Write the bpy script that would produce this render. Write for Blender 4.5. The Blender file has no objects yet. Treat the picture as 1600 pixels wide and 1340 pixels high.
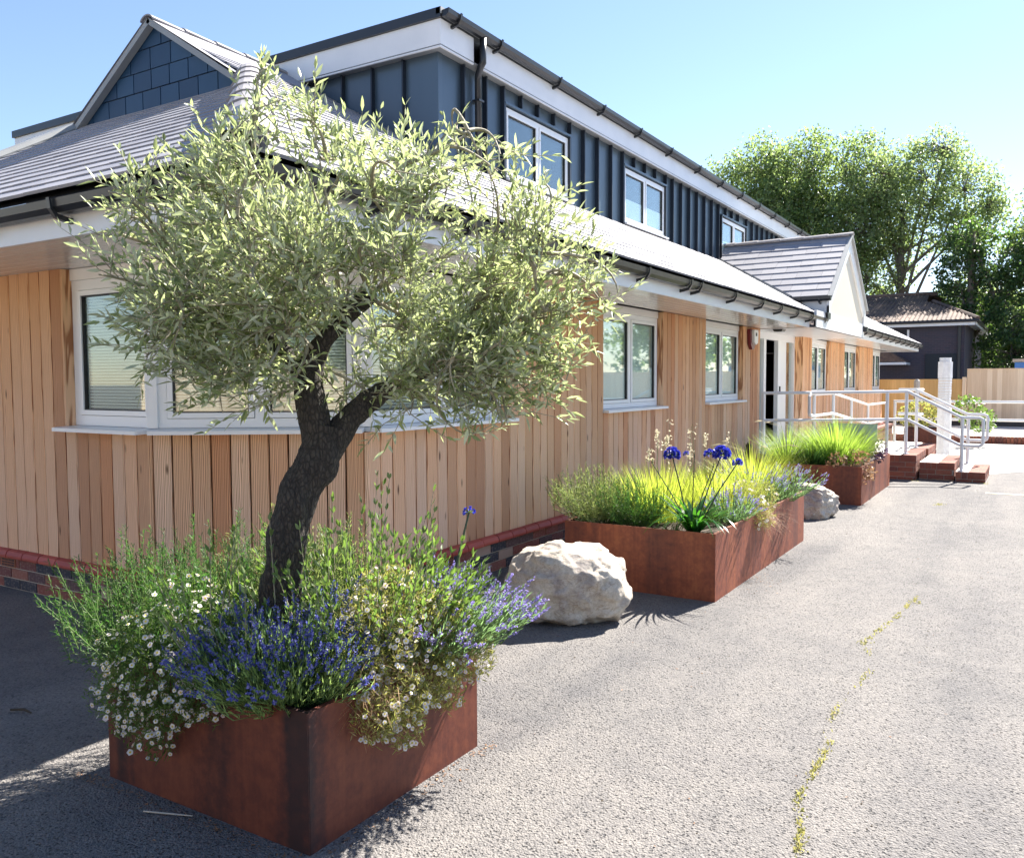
import bpy, math, random
import numpy as np
from mathutils import Vector, Matrix, noise

# ------------------------------------------------------------------ camera, sky, sun, exposure
sc = bpy.context.scene
COL = sc.collection
EYE = Vector((0, 0, 1.55))
R3 = Matrix(((0.85089146, -0.02572463, 0.52471132),
             (0.52531734, 0.05125047, -0.84936158),
             (-0.00504219, 0.99835446, 0.05712218)))
cam_d = bpy.data.cameras.new('camera')
cam = bpy.data.objects.new('camera', cam_d)
COL.objects.link(cam)
cam.matrix_world = Matrix.Translation(EYE) @ R3.to_4x4()
cam_d.sensor_width = 36
cam_d.lens = 29.83
cam_d.clip_start = 0.05
cam_d.clip_end = 2000
sc.camera = cam

SUN = Vector((0.216, 0.97, 1.0)).normalized()
S_EL = math.asin(SUN.z)
S_AZ = math.atan2(SUN.x, SUN.y)
w = bpy.data.worlds.new('World')
sc.world = w
w.use_nodes = True
wn = w.node_tree.nodes
sky = wn.new('ShaderNodeTexSky')
sky.sky_type = 'NISHITA'
sky.sun_disc = False
sky.sun_elevation = S_EL
sky.sun_rotation = S_AZ
sky.altitude = 200
sky.air_density = 1.0
sky.dust_density = 0.15
sky.ozone_density = 2.6
wn['Background'].inputs[1].default_value = 0.062
tint = wn.new('ShaderNodeMix')
tint.data_type = 'RGBA'
tint.blend_type = 'MULTIPLY'
tint.inputs[0].default_value = 1.0
tint.inputs[7].default_value = (1.03, 0.975, 1.0, 1)
w.node_tree.links.new(sky.outputs[0], tint.inputs[6])
w.node_tree.links.new(tint.outputs[2], wn['Background'].inputs[0])
sd = bpy.data.lights.new('sun', 'SUN')
sd.energy = 5.0
sd.angle = math.radians(0.5)
sd.color = (1.0, 0.94, 0.85)
sun = bpy.data.objects.new('sun', sd)
COL.objects.link(sun)
sun.location = (6, 20, 25)
sun.rotation_euler = SUN.to_track_quat('Z', 'Y').to_euler()
sc.view_settings.view_transform = 'Standard'
sc.view_settings.look = 'None'
sc.view_settings.exposure = 1.96
sc.view_settings.gamma = 1
sc.view_settings.use_curve_mapping = False
sc.render.engine = 'CYCLES'
sc.cycles.use_denoising = True
sc.cycles.max_bounces = 8
sc.cycles.transparent_max_bounces = 12

RR = random.Random(11)
RG = np.random.RandomState(5)

# ------------------------------------------------------------------ materials
MATS = {}


class NT:
    def __init__(s, name):
        s.m = bpy.data.materials.new(name)
        s.m.use_nodes = True
        s.t = s.m.node_tree
        s.b = s.t.nodes['Principled BSDF']
        s.out = s.t.nodes['Material Output']
        MATS[name] = s.m

    def n(s, typ, props=None, **ins):
        nd = s.t.nodes.new('ShaderNode' + typ)
        for k, v in (props or {}).items():
            setattr(nd, k, v)
        for k, v in ins.items():
            key = int(k[1:]) if k[0] == 'i' and k[1:].isdigit() else k.replace('_', ' ')
            s.put(nd.inputs[key], v)
        return nd

    def put(s, sock, v):
        if isinstance(v, bpy.types.NodeSocket):
            s.t.links.new(v, sock)
        elif isinstance(v, bpy.types.Node):
            s.t.links.new(v.outputs[0], sock)
        else:
            if isinstance(v, tuple) and len(v) == 3 and sock.type == 'RGBA':
                v = (*v, 1)
            sock.default_value = v

    def set(s, **kw):
        for k, v in kw.items():
            s.put(s.b.inputs[k.replace('_', ' ')], v)
        return s

    def ramp(s, fac, stops, interp='LINEAR'):
        nd = s.n('ValToRGB')
        s.put(nd.inputs[0], fac)
        cr = nd.color_ramp
        cr.interpolation = interp
        while len(cr.elements) < len(stops):
            cr.elements.new(0.5)
        for e, (p, c) in zip(cr.elements, stops):
            e.position = p
            e.color = (*c, 1) if len(c) == 3 else c
        return nd.outputs[0]

    def mix(s, f, a, b, mode='MIX'):
        nd = s.n('Mix', {'data_type': 'RGBA', 'blend_type': mode})
        s.put(nd.inputs[0], f)
        s.put(nd.inputs[6], a)
        s.put(nd.inputs[7], b)
        return nd.outputs[2]

    def math(s, op, a, b=0.0, c=None):
        nd = s.n('Math', {'operation': op})
        s.put(nd.inputs[0], a)
        s.put(nd.inputs[1], b)
        if c is not None:
            s.put(nd.inputs[2], c)
        return nd.outputs[0]

    def coord(s, which='Object', scale=(1, 1, 1), off=None):
        tc = s.n('TexCoord')
        mp = s.n('Mapping')
        s.put(mp.inputs[0], tc.outputs[which])
        mp.inputs[3].default_value = scale
        if off is not None:
            cb = s.n('CombineXYZ')
            for i in range(3):
                s.put(cb.inputs[i], off)
            s.put(mp.inputs[1], cb.outputs[0])
        return mp.outputs[0]

    def rnd(s):
        oi = s.n('ObjectInfo').outputs['Random']
        isl = s.n('NewGeometry').outputs['Random Per Island']
        return s.math('FRACT', s.math('ADD', oi, isl))

    def noise(s, vec, scale, detail=3, rough=0.5, dist=0.0):
        nd = s.n('TexNoise')
        s.put(nd.inputs['Vector'], vec)
        nd.inputs['Scale'].default_value = scale
        nd.inputs['Detail'].default_value = detail
        nd.inputs['Roughness'].default_value = rough
        nd.inputs['Distortion'].default_value = dist
        return nd.outputs[0]

    def bump(s, h, strength=0.5, dist=0.01):
        nd = s.n('Bump')
        nd.inputs['Strength'].default_value = strength
        nd.inputs['Distance'].default_value = dist
        s.put(nd.inputs['Height'], h)
        s.put(s.b.inputs['Normal'], nd.outputs[0])
        return s


def plain(name, col, rough=0.5, metal=0.0, var=0.0, spec=0.5, bump=0.0, bscale=60):
    s = NT(name)
    s.set(Roughness=rough, Metallic=metal)
    s.b.inputs['Specular IOR Level'].default_value = spec
    co = s.coord()
    if var:
        f = s.noise(co, 3.0, 5, 0.6)
        r = s.rnd()
        f2 = s.math('MULTIPLY_ADD', f, 0.6, s.math('MULTIPLY', r, 0.4))
        lo = tuple(max(0, c * (1 - var)) for c in col)
        hi = tuple(min(1, c * (1 + var)) for c in col)
        s.set(Base_Color=s.ramp(f2, [(0.25, lo), (0.75, hi)]))
    else:
        s.b.inputs['Base Color'].default_value = (*col, 1)
    if bump:
        s.bump(s.noise(co, bscale, 4), bump, 0.005)
    return s.m


# asphalt
s = NT('asphalt')
co = s.coord()
v = s.n('TexVoronoi', {'feature': 'F1'}, Vector=co, Scale=120.0)
vc = s.n('SeparateColor')
s.put(vc.inputs[0], v.outputs['Color'])
pv = s.n('TexVoronoi', {'feature': 'F1'}, Vector=co, Scale=58.0)
pc = s.n('SeparateColor')
s.put(pc.inputs[0], pv.outputs['Color'])
big = s.noise(co, 0.45, 5, 0.6)
mid = s.noise(co, 5.0, 4, 0.6)
track = s.noise(s.coord('Object', (1.5, 0.16, 1)), 1.0, 3, 0.5, 0.4)
tone = s.math('MULTIPLY_ADD', mid, 0.2, s.math('MULTIPLY_ADD', track, 0.45, s.math('MULTIPLY', big, 0.35)))
patch = s.ramp(tone, [(0.38, (0.105, 0.103, 0.107)), (0.5, (0.155, 0.148, 0.145)), (0.62, (0.20, 0.188, 0.178))])
stone = s.mix(s.ramp(vc.outputs[0], [(0.05, (0, 0, 0)), (0.95, (1, 1, 1))]), s.mix(1.0, patch, (0.78, 0.78, 0.79), 'MULTIPLY'), s.mix(1.0, patch, (1.2, 1.18, 1.15), 'MULTIPLY'))
sel = s.ramp(pc.outputs[0], [(0.30, (0, 0, 0)), (0.36, (1, 1, 1))])
hole = s.ramp(s.math('MULTIPLY_ADD', s.noise(co, 130, 2), 0.25, pv.outputs['Distance']), [(0.30, (1, 1, 1)), (0.44, (0, 0, 0))])
pit = s.math('MULTIPLY', sel, hole)
s.set(Base_Color=s.mix(s.math('MULTIPLY', pit, 0.78), stone, (0.05, 0.05, 0.055)), Roughness=0.85)  # shade inside the pits is mixed into the colour, besides the bump
s.b.inputs['Specular IOR Level'].default_value = 0.3
gr = s.math('MULTIPLY_ADD', s.noise(co, 75.0, 3, 0.6), 0.8, s.math('MULTIPLY', v.outputs['Distance'], -0.45))
s.bump(s.math('MULTIPLY_ADD', pit, -1.0, gr), 1.0, 0.012)

s = NT('concrete')
co = s.coord()
s.set(Base_Color=s.ramp(s.noise(co, 1.5, 6, 0.65), [(0.3, (0.42, 0.40, 0.37)), (0.7, (0.56, 0.54, 0.50))]), Roughness=0.85)
s.bump(s.noise(co, 60, 4), 0.3, 0.004)

# larch boards: grain along local z, silvered towards the weathered foot of the wall
s = NT('larch')
r = s.rnd()
off = s.math('MULTIPLY', r, 37.0)
co = s.coord('Object', (1, 1, 1), off)
cg = s.coord('Object', (9, 9, 0.9), off)
warp = s.noise(cg, 1.1, 2, 0.5)
wv = s.n('TexWave', {'wave_type': 'BANDS', 'bands_direction': 'X'}, Vector=cg, Scale=3.4, Distortion=9.0, Detail=2.0, Detail_Scale=0.6)
rings = s.ramp(wv.outputs[0], [(0.05, (0, 0, 0)), (0.45, (0.8, 0.8, 0.8)), (0.9, (1, 1, 1))])
kn = s.n('TexVoronoi', {'feature': 'F1'}, Vector=s.coord('Object', (7, 7, 1.9), off), Scale=1.0)
knot = s.ramp(kn.outputs['Distance'], [(0.035, (0.0, 0, 0)), (0.09, (1, 1, 1))])
geo = s.n('NewGeometry')
sep = s.n('SeparateXYZ')
s.put(sep.inputs[0], geo.outputs['Position'])
zz = s.math('MULTIPLY_ADD', s.noise(co, 2.0, 3), 0.8, sep.outputs[2])
wz = s.ramp(s.math('MULTIPLY_ADD', zz, 0.42, -0.2), [(0.2, (0, 0, 0)), (0.78, (1, 1, 1))])
fresh = s.mix(rings, (0.36, 0.15, 0.06), (0.78, 0.47, 0.24))
old = s.mix(rings, (0.43, 0.225, 0.13), (0.90, 0.635, 0.45))
bc = s.mix(s.math('MULTIPLY', wz, 0.85), old, fresh)
tone = s.ramp(r, [(0.0, (0.66, 0.52, 0.44)), (0.14, (0.90, 0.82, 0.74)), (0.35, (1.08, 1.0, 0.92)), (0.6, (0.94, 0.96, 1.0)), (0.78, (1.12, 1.08, 1.04)), (0.88, (0.80, 0.58, 0.44)), (1.0, (1.1, 1.14, 1.18))])
bc = s.mix(1.0, bc, tone, 'MULTIPLY')
bc = s.mix(knot, (0.13, 0.06, 0.03), bc)
s.set(Base_Color=bc, Roughness=0.72)
s.b.inputs['Specular IOR Level'].default_value = 0.3
s.bump(s.math('MULTIPLY_ADD', rings, 0.5, s.noise(cg, 14, 3)), 0.35, 0.003)

s = NT('white_paint')
co = s.coord()
s.set(Base_Color=s.ramp(s.noise(co, 2.2, 5, 0.6), [(0.3, (0.68, 0.69, 0.705)), (0.65, (0.75, 0.755, 0.765))]), Roughness=0.32)
plain('white_frame', (0.80, 0.81, 0.82), 0.28)
s = NT('soffit_white')
s.set(Base_Color=s.ramp(s.rnd(), [(0, (0.78, 0.76, 0.73)), (1, (0.83, 0.82, 0.80))]), Roughness=0.14)
plain('gasket', (0.02, 0.02, 0.022), 0.5)
plain('black_plastic', (0.018, 0.02, 0.024), 0.32, var=0.3)
plain('verge_grey', (0.26, 0.27, 0.27), 0.5, var=0.2)
plain('lead', (0.07, 0.08, 0.09), 0.5, var=0.3)
plain('galvanised', (0.42, 0.44, 0.44), 0.45, 0.8, var=0.2)
plain('mortar', (0.42, 0.38, 0.33), 0.9, var=0.15, bump=0.4)
plain('membrane', (0.10, 0.055, 0.03), 0.9)
plain('room_paint', (0.55, 0.56, 0.54), 0.9)
plain('dark_floor', (0.03, 0.05, 0.09), 0.7)
plain('dark_interior', (0.03, 0.035, 0.04), 0.9)
plain('frost_sky_white', (0.88, 0.90, 0.90), 0.6)
plain('pale_backing', (0.76, 0.82, 0.79), 0.8)
plain('blind_slat', (0.84, 0.86, 0.86), 0.5)

s = NT('zinc')
co = s.coord('Object', (1, 1, 0.35))
r = s.rnd()
f = s.math('MULTIPLY_ADD', r, 0.45, s.math('MULTIPLY', s.noise(co, 2.5, 4, 0.6), 0.55))
s.set(Base_Color=s.ramp(f, [(0.2, (0.050, 0.082, 0.115)), (0.8, (0.080, 0.115, 0.15))]), Roughness=0.38, Metallic=0.3)
s.b.inputs['Specular IOR Level'].default_value = 0.8
s.bump(s.noise(s.coord('Object', (1.5, 1.5, 0.8)), 1.6, 2), 0.25, 0.03)

s = NT('slate_tile')
co = s.coord()
r = s.rnd()
f = s.math('MULTIPLY_ADD', r, 0.5, s.math('MULTIPLY', s.noise(co, 6, 5, 0.65), 0.5))
s.set(Base_Color=s.ramp(f, [(0.2, (0.26, 0.26, 0.29)), (0.8, (0.34, 0.337, 0.36))]), Roughness=0.62)
s.b.inputs['Specular IOR Level'].default_value = 0.35
s.bump(s.noise(co, 90, 4), 0.25, 0.003)
s = NT('ridge_tile')
co = s.coord()
s.set(Base_Color=s.ramp(s.noise(co, 6, 5), [(0.3, (0.25, 0.24, 0.25)), (0.7, (0.33, 0.31, 0.31))]), Roughness=0.6)
s.bump(s.noise(co, 50, 4), 0.3, 0.004)
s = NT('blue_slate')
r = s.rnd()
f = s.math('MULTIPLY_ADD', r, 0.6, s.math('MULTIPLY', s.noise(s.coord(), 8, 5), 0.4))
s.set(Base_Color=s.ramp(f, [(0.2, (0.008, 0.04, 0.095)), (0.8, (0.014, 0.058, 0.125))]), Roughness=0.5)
plain('seam_shade', (0.018, 0.026, 0.040), 0.45, metal=0.2)  # zinc darkened: shade on the seam sides is put into the colour
plain('slate_edge', (0.01, 0.018, 0.03), 0.6)

# corten steel: rust with vertical darker stains
for nm_, kk_ in (('corten', 1.0), ('corten_orange', 1.9)):
    def K_(a_, b_, c_):
        return (a_ * kk_, b_ * kk_ * (1.12 if kk_ > 1 else 1), c_ * kk_)
    s = NT(nm_)
    co = s.coord()
    st = s.noise(s.coord('Object', (3.2, 3.2, 0.18)), 1.0, 3, 0.55)
    fine = s.noise(co, 22, 6, 0.7)
    run = s.noise(s.coord('Object', (40, 40, 1.6)), 1.0, 3, 0.5)
    f = s.math('MULTIPLY_ADD', fine, 0.42, s.math('MULTIPLY_ADD', run, 0.2, s.math('MULTIPLY', st, 0.38)))
    s.set(Base_Color=s.mix(s.ramp(s.math('MULTIPLY_ADD', fine, 0.12, st), [(0.46, (1, 1, 1) if kk_ == 1 else (0.3, 0.3, 0.3)), (0.56, (0, 0, 0))]), s.ramp(f, [(0.36, K_(0.062, 0.014, 0.010)), (0.5, K_(0.112, 0.026, 0.014)), (0.64, K_(0.175, 0.047, 0.021))]),
           s.ramp(f, [(0.36, K_(0.016, 0.007, 0.010)), (0.64, K_(0.05, 0.015, 0.012))])), Roughness=0.62, Metallic=0.0)
    s.b.inputs['Specular IOR Level'].default_value = 0.45
    s.bump(fine, 0.25, 0.004)

s = NT('plinth_brick')
r = s.rnd()
c1 = s.ramp(r, [(0.0, (0.22, 0.065, 0.05)), (0.27, (0.16, 0.055, 0.05)), (0.42, (0.035, 0.038, 0.055)), (0.64, (0.10, 0.055, 0.06)), (0.78, (0.26, 0.10, 0.075)), (0.9, (0.38, 0.27, 0.22))], 'CONSTANT')
co = s.coord()
n1 = s.noise(co, 40, 4, 0.7)
s.set(Base_Color=s.mix(s.ramp(n1, [(0.5, (0, 0, 0)), (0.75, (0.5, 0.5, 0.5))]), c1, (0.42, 0.33, 0.28)), Roughness=0.85)
s.bump(n1, 0.5, 0.005)
s = NT('red_brick')
r = s.rnd()
c1 = s.ramp(r, [(0.0, (0.22, 0.062, 0.035)), (0.4, (0.17, 0.050, 0.034)), (0.7, (0.28, 0.092, 0.052)), (1.0, (0.12, 0.040, 0.034))])
n1 = s.noise(s.coord(), 40, 4, 0.7)
s.set(Base_Color=s.mix(s.ramp(n1, [(0.5, (0, 0, 0)), (0.8, (0.35, 0.35, 0.35))]), c1, (0.45, 0.3, 0.22)), Roughness=0.85)
s.bump(n1, 0.4, 0.005)
s = NT('cap_brick')
s.set(Base_Color=s.ramp(s.math('MULTIPLY_ADD', s.rnd(), 0.5, s.math('MULTIPLY', s.noise(s.coord(), 14, 4), 0.5)), [(0.2, (0.32, 0.045, 0.032)), (0.8, (0.45, 0.085, 0.06))]), Roughness=0.6)

s = NT('limestone')
co = s.coord()
n0 = s.noise(co, 1.7, 6, 0.62, 0.6)
n1 = s.noise(co, 9, 8, 0.7)
vein = s.noise(s.coord('Object', (1, 1, 2.2)), 3.2, 5, 0.6, 1.2)
crack = s.ramp(s.math('ABSOLUTE', s.math('SUBTRACT', vein, 0.5)), [(0.0, (0.72, 0.66, 0.62)), (0.012, (1, 1, 1))])
grain = s.noise(co, 60, 6, 0.75)
bc = s.ramp(s.math('MULTIPLY_ADD', n1, 0.4, s.math('MULTIPLY', n0, 0.6)), [(0.30, (0.22, 0.185, 0.175)), (0.42, (0.38, 0.335, 0.30)), (0.5, (0.50, 0.44, 0.36)), (0.6, (0.57, 0.54, 0.48)), (0.72, (0.62, 0.61, 0.585))])
bc = s.mix(1.0, bc, s.ramp(grain, [(0.3, (0.72, 0.70, 0.68)), (0.6, (1.08, 1.08, 1.08))]), 'MULTIPLY')
s.set(Base_Color=s.mix(1.0, bc, crack, 'MULTIPLY'), Roughness=0.85)
s.bump(s.math('MULTIPLY_ADD', n1, 0.6, s.math('MULTIPLY', grain, 0.2)), 0.55, 0.03)

s = NT('bark')
co = s.coord('Object', (1, 1, 0.42))
w1 = s.noise(s.coord('Object', (1, 1, 0.6)), 14, 4, 0.6)
wc = s.n('VectorMath', {'operation': 'ADD'})
s.put(wc.inputs[0], co)
cb = s.n('CombineXYZ')
for i_ in range(2):
    s.put(cb.inputs[i_], s.math('MULTIPLY', w1, 0.05 - 0.08 * i_))
s.put(wc.inputs[1], cb.outputs[0])
vv = s.n('TexVoronoi', {'feature': 'DISTANCE_TO_EDGE'}, Vector=wc.outputs[0], Scale=70.0)
n1 = s.noise(co, 45, 7, 0.75)
f = s.math('MULTIPLY_ADD', s.math('MINIMUM', vv.outputs['Distance'], 0.22), 1.1, s.math('MULTIPLY', n1, 0.75))
s.set(Base_Color=s.ramp(f, [(0.25, (0.012, 0.010, 0.009)), (0.55, (0.052, 0.043, 0.036)), (0.85, (0.13, 0.11, 0.085))]), Roughness=0.9)
s.bump(f, 1.0, 0.025)
plain('twig', (0.30, 0.27, 0.19), 0.7, var=0.3)
plain('far_bark', (0.16, 0.14, 0.11), 0.9, var=0.3)
plain('stem_green', (0.09, 0.15, 0.04), 0.6, var=0.3)
plain('stem_dark', (0.03, 0.05, 0.02), 0.5, var=0.2)
plain('soil', (0.04, 0.028, 0.02), 0.95, var=0.4, bump=1.0, bscale=50)


def leafmat(name, top, under=None, trans=None, tf=0.45, rough=0.5, var=0.3, hue2=None):
    s = NT(name)
    r = s.rnd()
    k = lambda c, m: tuple(min(1, x * m) for x in c)
    hue2 = hue2 or k(top, 1 + var)
    ct = s.ramp(r, [(0, k(top, 1 - var)), (0.6, top), (1, hue2)])
    if under:
        cu = s.ramp(r, [(0, k(under, 1 - var * 0.6)), (1, k(under, 1 + var * 0.4))])
        bf = s.n('NewGeometry').outputs['Backfacing']
        ct = s.mix(bf, ct, cu)
    s.set(Base_Color=ct, Roughness=rough)
    s.b.inputs['Specular IOR Level'].default_value = 0.4
    tr = s.n('BsdfTranslucent')
    trans = trans or k(top, 1.6)
    s.put(tr.inputs[0], s.ramp(r, [(0, k(trans, 1 - var)), (1, k(trans, 1 + var * 0.6))]))
    mx = s.n('MixShader')
    mx.inputs[0].default_value = tf
    s.t.links.new(s.b.outputs[0], mx.inputs[1])
    s.t.links.new(tr.outputs[0], mx.inputs[2])
    s.t.links.new(mx.outputs[0], s.out.inputs[0])
    return s.m


leafmat('olive_leaf', (0.20, 0.25, 0.11), (0.56, 0.59, 0.48), (0.52, 0.61, 0.25), 0.44, 0.38, 0.4, (0.32, 0.35, 0.14))
leafmat('sucker_leaf', (0.075, 0.13, 0.03), (0.20, 0.26, 0.12), (0.24, 0.40, 0.06), 0.38, 0.4, 0.35)
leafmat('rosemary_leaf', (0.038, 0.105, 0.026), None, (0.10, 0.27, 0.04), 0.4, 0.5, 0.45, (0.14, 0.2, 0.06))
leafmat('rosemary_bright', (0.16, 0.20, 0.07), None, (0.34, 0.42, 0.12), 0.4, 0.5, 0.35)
leafmat('lavender_leaf', (0.15, 0.24, 0.12), None, (0.30, 0.50, 0.18), 0.42, 0.55, 0.35)
leafmat('lavender_bright', (0.20, 0.30, 0.10), None, (0.42, 0.60, 0.16), 0.45, 0.55, 0.3)
leafmat('lavender_flower', (0.085, 0.10, 0.38), None, (0.14, 0.16, 0.56), 0.3, 0.6, 0.45, (0.28, 0.26, 0.55))
leafmat('lilac_flower', (0.22, 0.19, 0.44), None, (0.34, 0.28, 0.70), 0.35, 0.6, 0.35, (0.42, 0.32, 0.66))
leafmat('fleabane_leaf', (0.08, 0.13, 0.035), None, (0.20, 0.34, 0.05), 0.4, 0.6, 0.4)
leafmat('fleabane_pale', (0.24, 0.26, 0.07), None, (0.52, 0.54, 0.12), 0.4, 0.6, 0.35, (0.42, 0.30, 0.2))
leafmat('dry_stem', (0.34, 0.22, 0.12), None, (0.5, 0.34, 0.18), 0.3, 0.7, 0.3)
leafmat('petal_white', (0.78, 0.76, 0.74), None, (0.8, 0.78, 0.76), 0.35, 0.6, 0.06, (0.82, 0.66, 0.70))
plain('daisy_eye', (0.62, 0.46, 0.05), 0.7)
leafmat('grass_yellow', (0.27, 0.34, 0.05), None, (0.60, 0.70, 0.09), 0.5, 0.5, 0.3)
leafmat('grass_lime', (0.15, 0.25, 0.04), None, (0.40, 0.58, 0.08), 0.5, 0.5, 0.35)
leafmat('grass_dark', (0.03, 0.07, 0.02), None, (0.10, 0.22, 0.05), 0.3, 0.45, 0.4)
leafmat('strap_leaf', (0.025, 0.085, 0.02), None, (0.12, 0.42, 0.03), 0.28, 0.18, 0.3)
leafmat('agapanthus_petal', (0.035, 0.045, 0.46), None, (0.07, 0.09, 0.75), 0.3, 0.45, 0.35, (0.08, 0.10, 0.60))
leafmat('plume', (0.62, 0.56, 0.42), None, (0.8, 0.74, 0.55), 0.4, 0.7, 0.15)
leafmat('heuchera', (0.30, 0.17, 0.10), None, (0.5, 0.30, 0.16), 0.3, 0.6, 0.35)
leafmat('purple_leaf', (0.05, 0.03, 0.07), None, (0.12, 0.06, 0.14), 0.25, 0.4, 0.4)
leafmat('tree_leaf', (0.115, 0.18, 0.06), (0.17, 0.22, 0.11), (0.38, 0.52, 0.15), 0.47, 0.42, 0.45)
leafmat('poplar_leaf', (0.15, 0.215, 0.085), (0.25, 0.30, 0.18), (0.44, 0.58, 0.20), 0.5, 0.38, 0.45)
leafmat('dark_tree_leaf', (0.05, 0.10, 0.035), (0.08, 0.13, 0.06), (0.18, 0.32, 0.06), 0.4, 0.42, 0.45)
leafmat('moss', (0.42, 0.40, 0.14), None, (0.6, 0.58, 0.18), 0.3, 0.8, 0.35, (0.62, 0.45, 0.30))

s = NT('glass')
for nd in (s.b,):
    pass
tr = s.n('BsdfTransparent')
tr.inputs[0].default_value = (0.90, 0.95, 0.93, 1)
gl = s.n('BsdfGlossy')
gl.inputs['Roughness'].default_value = 0.02
gl.inputs[0].default_value = (0.95, 1, 1, 1)
lw = s.n('LayerWeight')
lw.inputs[0].default_value = 0.5
fr = s.n('Math', {'operation': 'MULTIPLY_ADD'})
s.put(fr.inputs[0], s.math('POWER', lw.outputs['Facing'], 4.0))
fr.inputs[1].default_value = 0.9
fr.inputs[2].default_value = 0.08
mx = s.n('MixShader')
s.t.links.new(fr.outputs[0], mx.inputs[0])
s.t.links.new(tr.outputs[0], mx.inputs[1])
s.t.links.new(gl.outputs[0], mx.inputs[2])
s.t.links.new(mx.outputs[0], s.out.inputs[0])

s = NT('fence_new')
r = s.rnd()
off = s.math('MULTIPLY', r, 31.0)
f = s.noise(s.coord('Object', (14, 14, 0.8), off), 2.0, 4, 0.6)
kn = s.n('TexVoronoi', {'feature': 'F1'}, Vector=s.coord('Object', (5, 5, 2.2), off), Scale=1.0)
bc = s.ramp(s.math('MULTIPLY_ADD', r, 0.4, s.math('MULTIPLY', f, 0.6)), [(0.25, (0.60, 0.44, 0.30)), (0.75, (0.80, 0.64, 0.47))])
s.set(Base_Color=s.mix(s.ramp(kn.outputs['Distance'], [(0.05, (0, 0, 0)), (0.1, (1, 1, 1))]), (0.2, 0.1, 0.05), bc), Roughness=0.8)
s = NT('fence_old')
r = s.rnd()
f = s.noise(s.coord('Object', (14, 14, 0.8), s.math('MULTIPLY', r, 31.0)), 2.0, 4, 0.6)
s.set(Base_Color=s.ramp(s.math('MULTIPLY_ADD', r, 0.4, s.math('MULTIPLY', f, 0.6)), [(0.25, (0.50, 0.31, 0.12)), (0.75, (0.70, 0.47, 0.21))]), Roughness=0.8)
plain('cream_paint', (0.62, 0.57, 0.47), 0.5)
plain('gravel_board', (0.07, 0.065, 0.06), 0.9, var=0.3)
plain('post_grey', (0.30, 0.28, 0.26), 0.7, var=0.15)

s = NT('dark_brickwork')
co = s.coord()
sep = s.n('SeparateXYZ')
s.put(sep.inputs[0], co)
cb = s.n('CombineXYZ')
s.put(cb.inputs[0], s.math('ADD', sep.outputs[0], sep.outputs[1]))
s.put(cb.inputs[1], sep.outputs[2])
bt = s.n('TexBrick', None, Vector=cb.outputs[0], Color1=(0.05, 0.036, 0.045), Color2=(0.085, 0.05, 0.055), Mortar=(0.09, 0.08, 0.085), Scale=1.0)
bt.inputs['Brick Width'].default_value = 0.225
bt.inputs['Row Height'].default_value = 0.075
bt.inputs['Mortar Size'].default_value = 0.01
s.set(Base_Color=s.mix(s.noise(co, 1.2, 5), bt.outputs[0], (0.045, 0.05, 0.075)), Roughness=0.85)
s.bump(bt.outputs['Fac'], -0.3, 0.01)
s = NT('clay_tile')
co = s.coord()
s.set(Base_Color=s.ramp(s.math('MULTIPLY_ADD', s.noise(co, 0.9, 6, 0.7), 0.7, s.math('MULTIPLY', s.noise(co, 9, 4), 0.3)), [(0.36, (0.05, 0.036, 0.034)), (0.5, (0.125, 0.08, 0.06)), (0.66, (0.24, 0.155, 0.11))]), Roughness=0.85)
plain('blue_paint', (0.01, 0.12, 0.42), 0.4)
plain('alarm_red', (0.16, 0.02, 0.03), 0.3)
plain('alarm_white', (0.78, 0.78, 0.78), 0.3)
plain('green_panel', (0.20, 0.30, 0.26), 0.35)
plain('dark_ornament', (0.03, 0.018, 0.014), 0.5)
plain('stick', (0.06, 0.045, 0.03), 0.9)
plain('pale_stick', (0.45, 0.42, 0.36), 0.8)
plain('vent_clay', (0.30, 0.10, 0.05), 0.8)
plain('line_paint', (0.45, 0.42, 0.30), 0.8, var=0.3)
s = NT('pier_paint')
co = s.coord()
s.set(Base_Color=s.ramp(s.noise(co, 9, 5, 0.7), [(0.3, (0.66, 0.66, 0.67)), (0.6, (0.82, 0.82, 0.82))]), Roughness=0.6)
s.bump(s.noise(co, 22, 4), 0.8, 0.02)
M = MATS

# ------------------------------------------------------------------ object helpers
WM = {}


def put(o, parent=None, mat4=None):
    COL.objects.link(o)
    mat4 = mat4 or Matrix()
    if parent is not None:
        o.parent = parent
        o.matrix_parent_inverse = WM[parent].inverted()
    o.matrix_basis = mat4
    WM[o] = mat4
    return o


def thing(name, label, cat, loc=(0, 0, 0), group=None):
    o = bpy.data.objects.new(name, None)
    o.empty_display_size = 0.1
    put(o, None, Matrix.Translation(loc))
    o['label'] = label
    o['category'] = cat
    if group:
        o['group'] = group
    return o


def tag(o, label, cat, group=None):
    o['label'] = label
    o['category'] = cat
    if group:
        o['group'] = group
    return o


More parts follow.
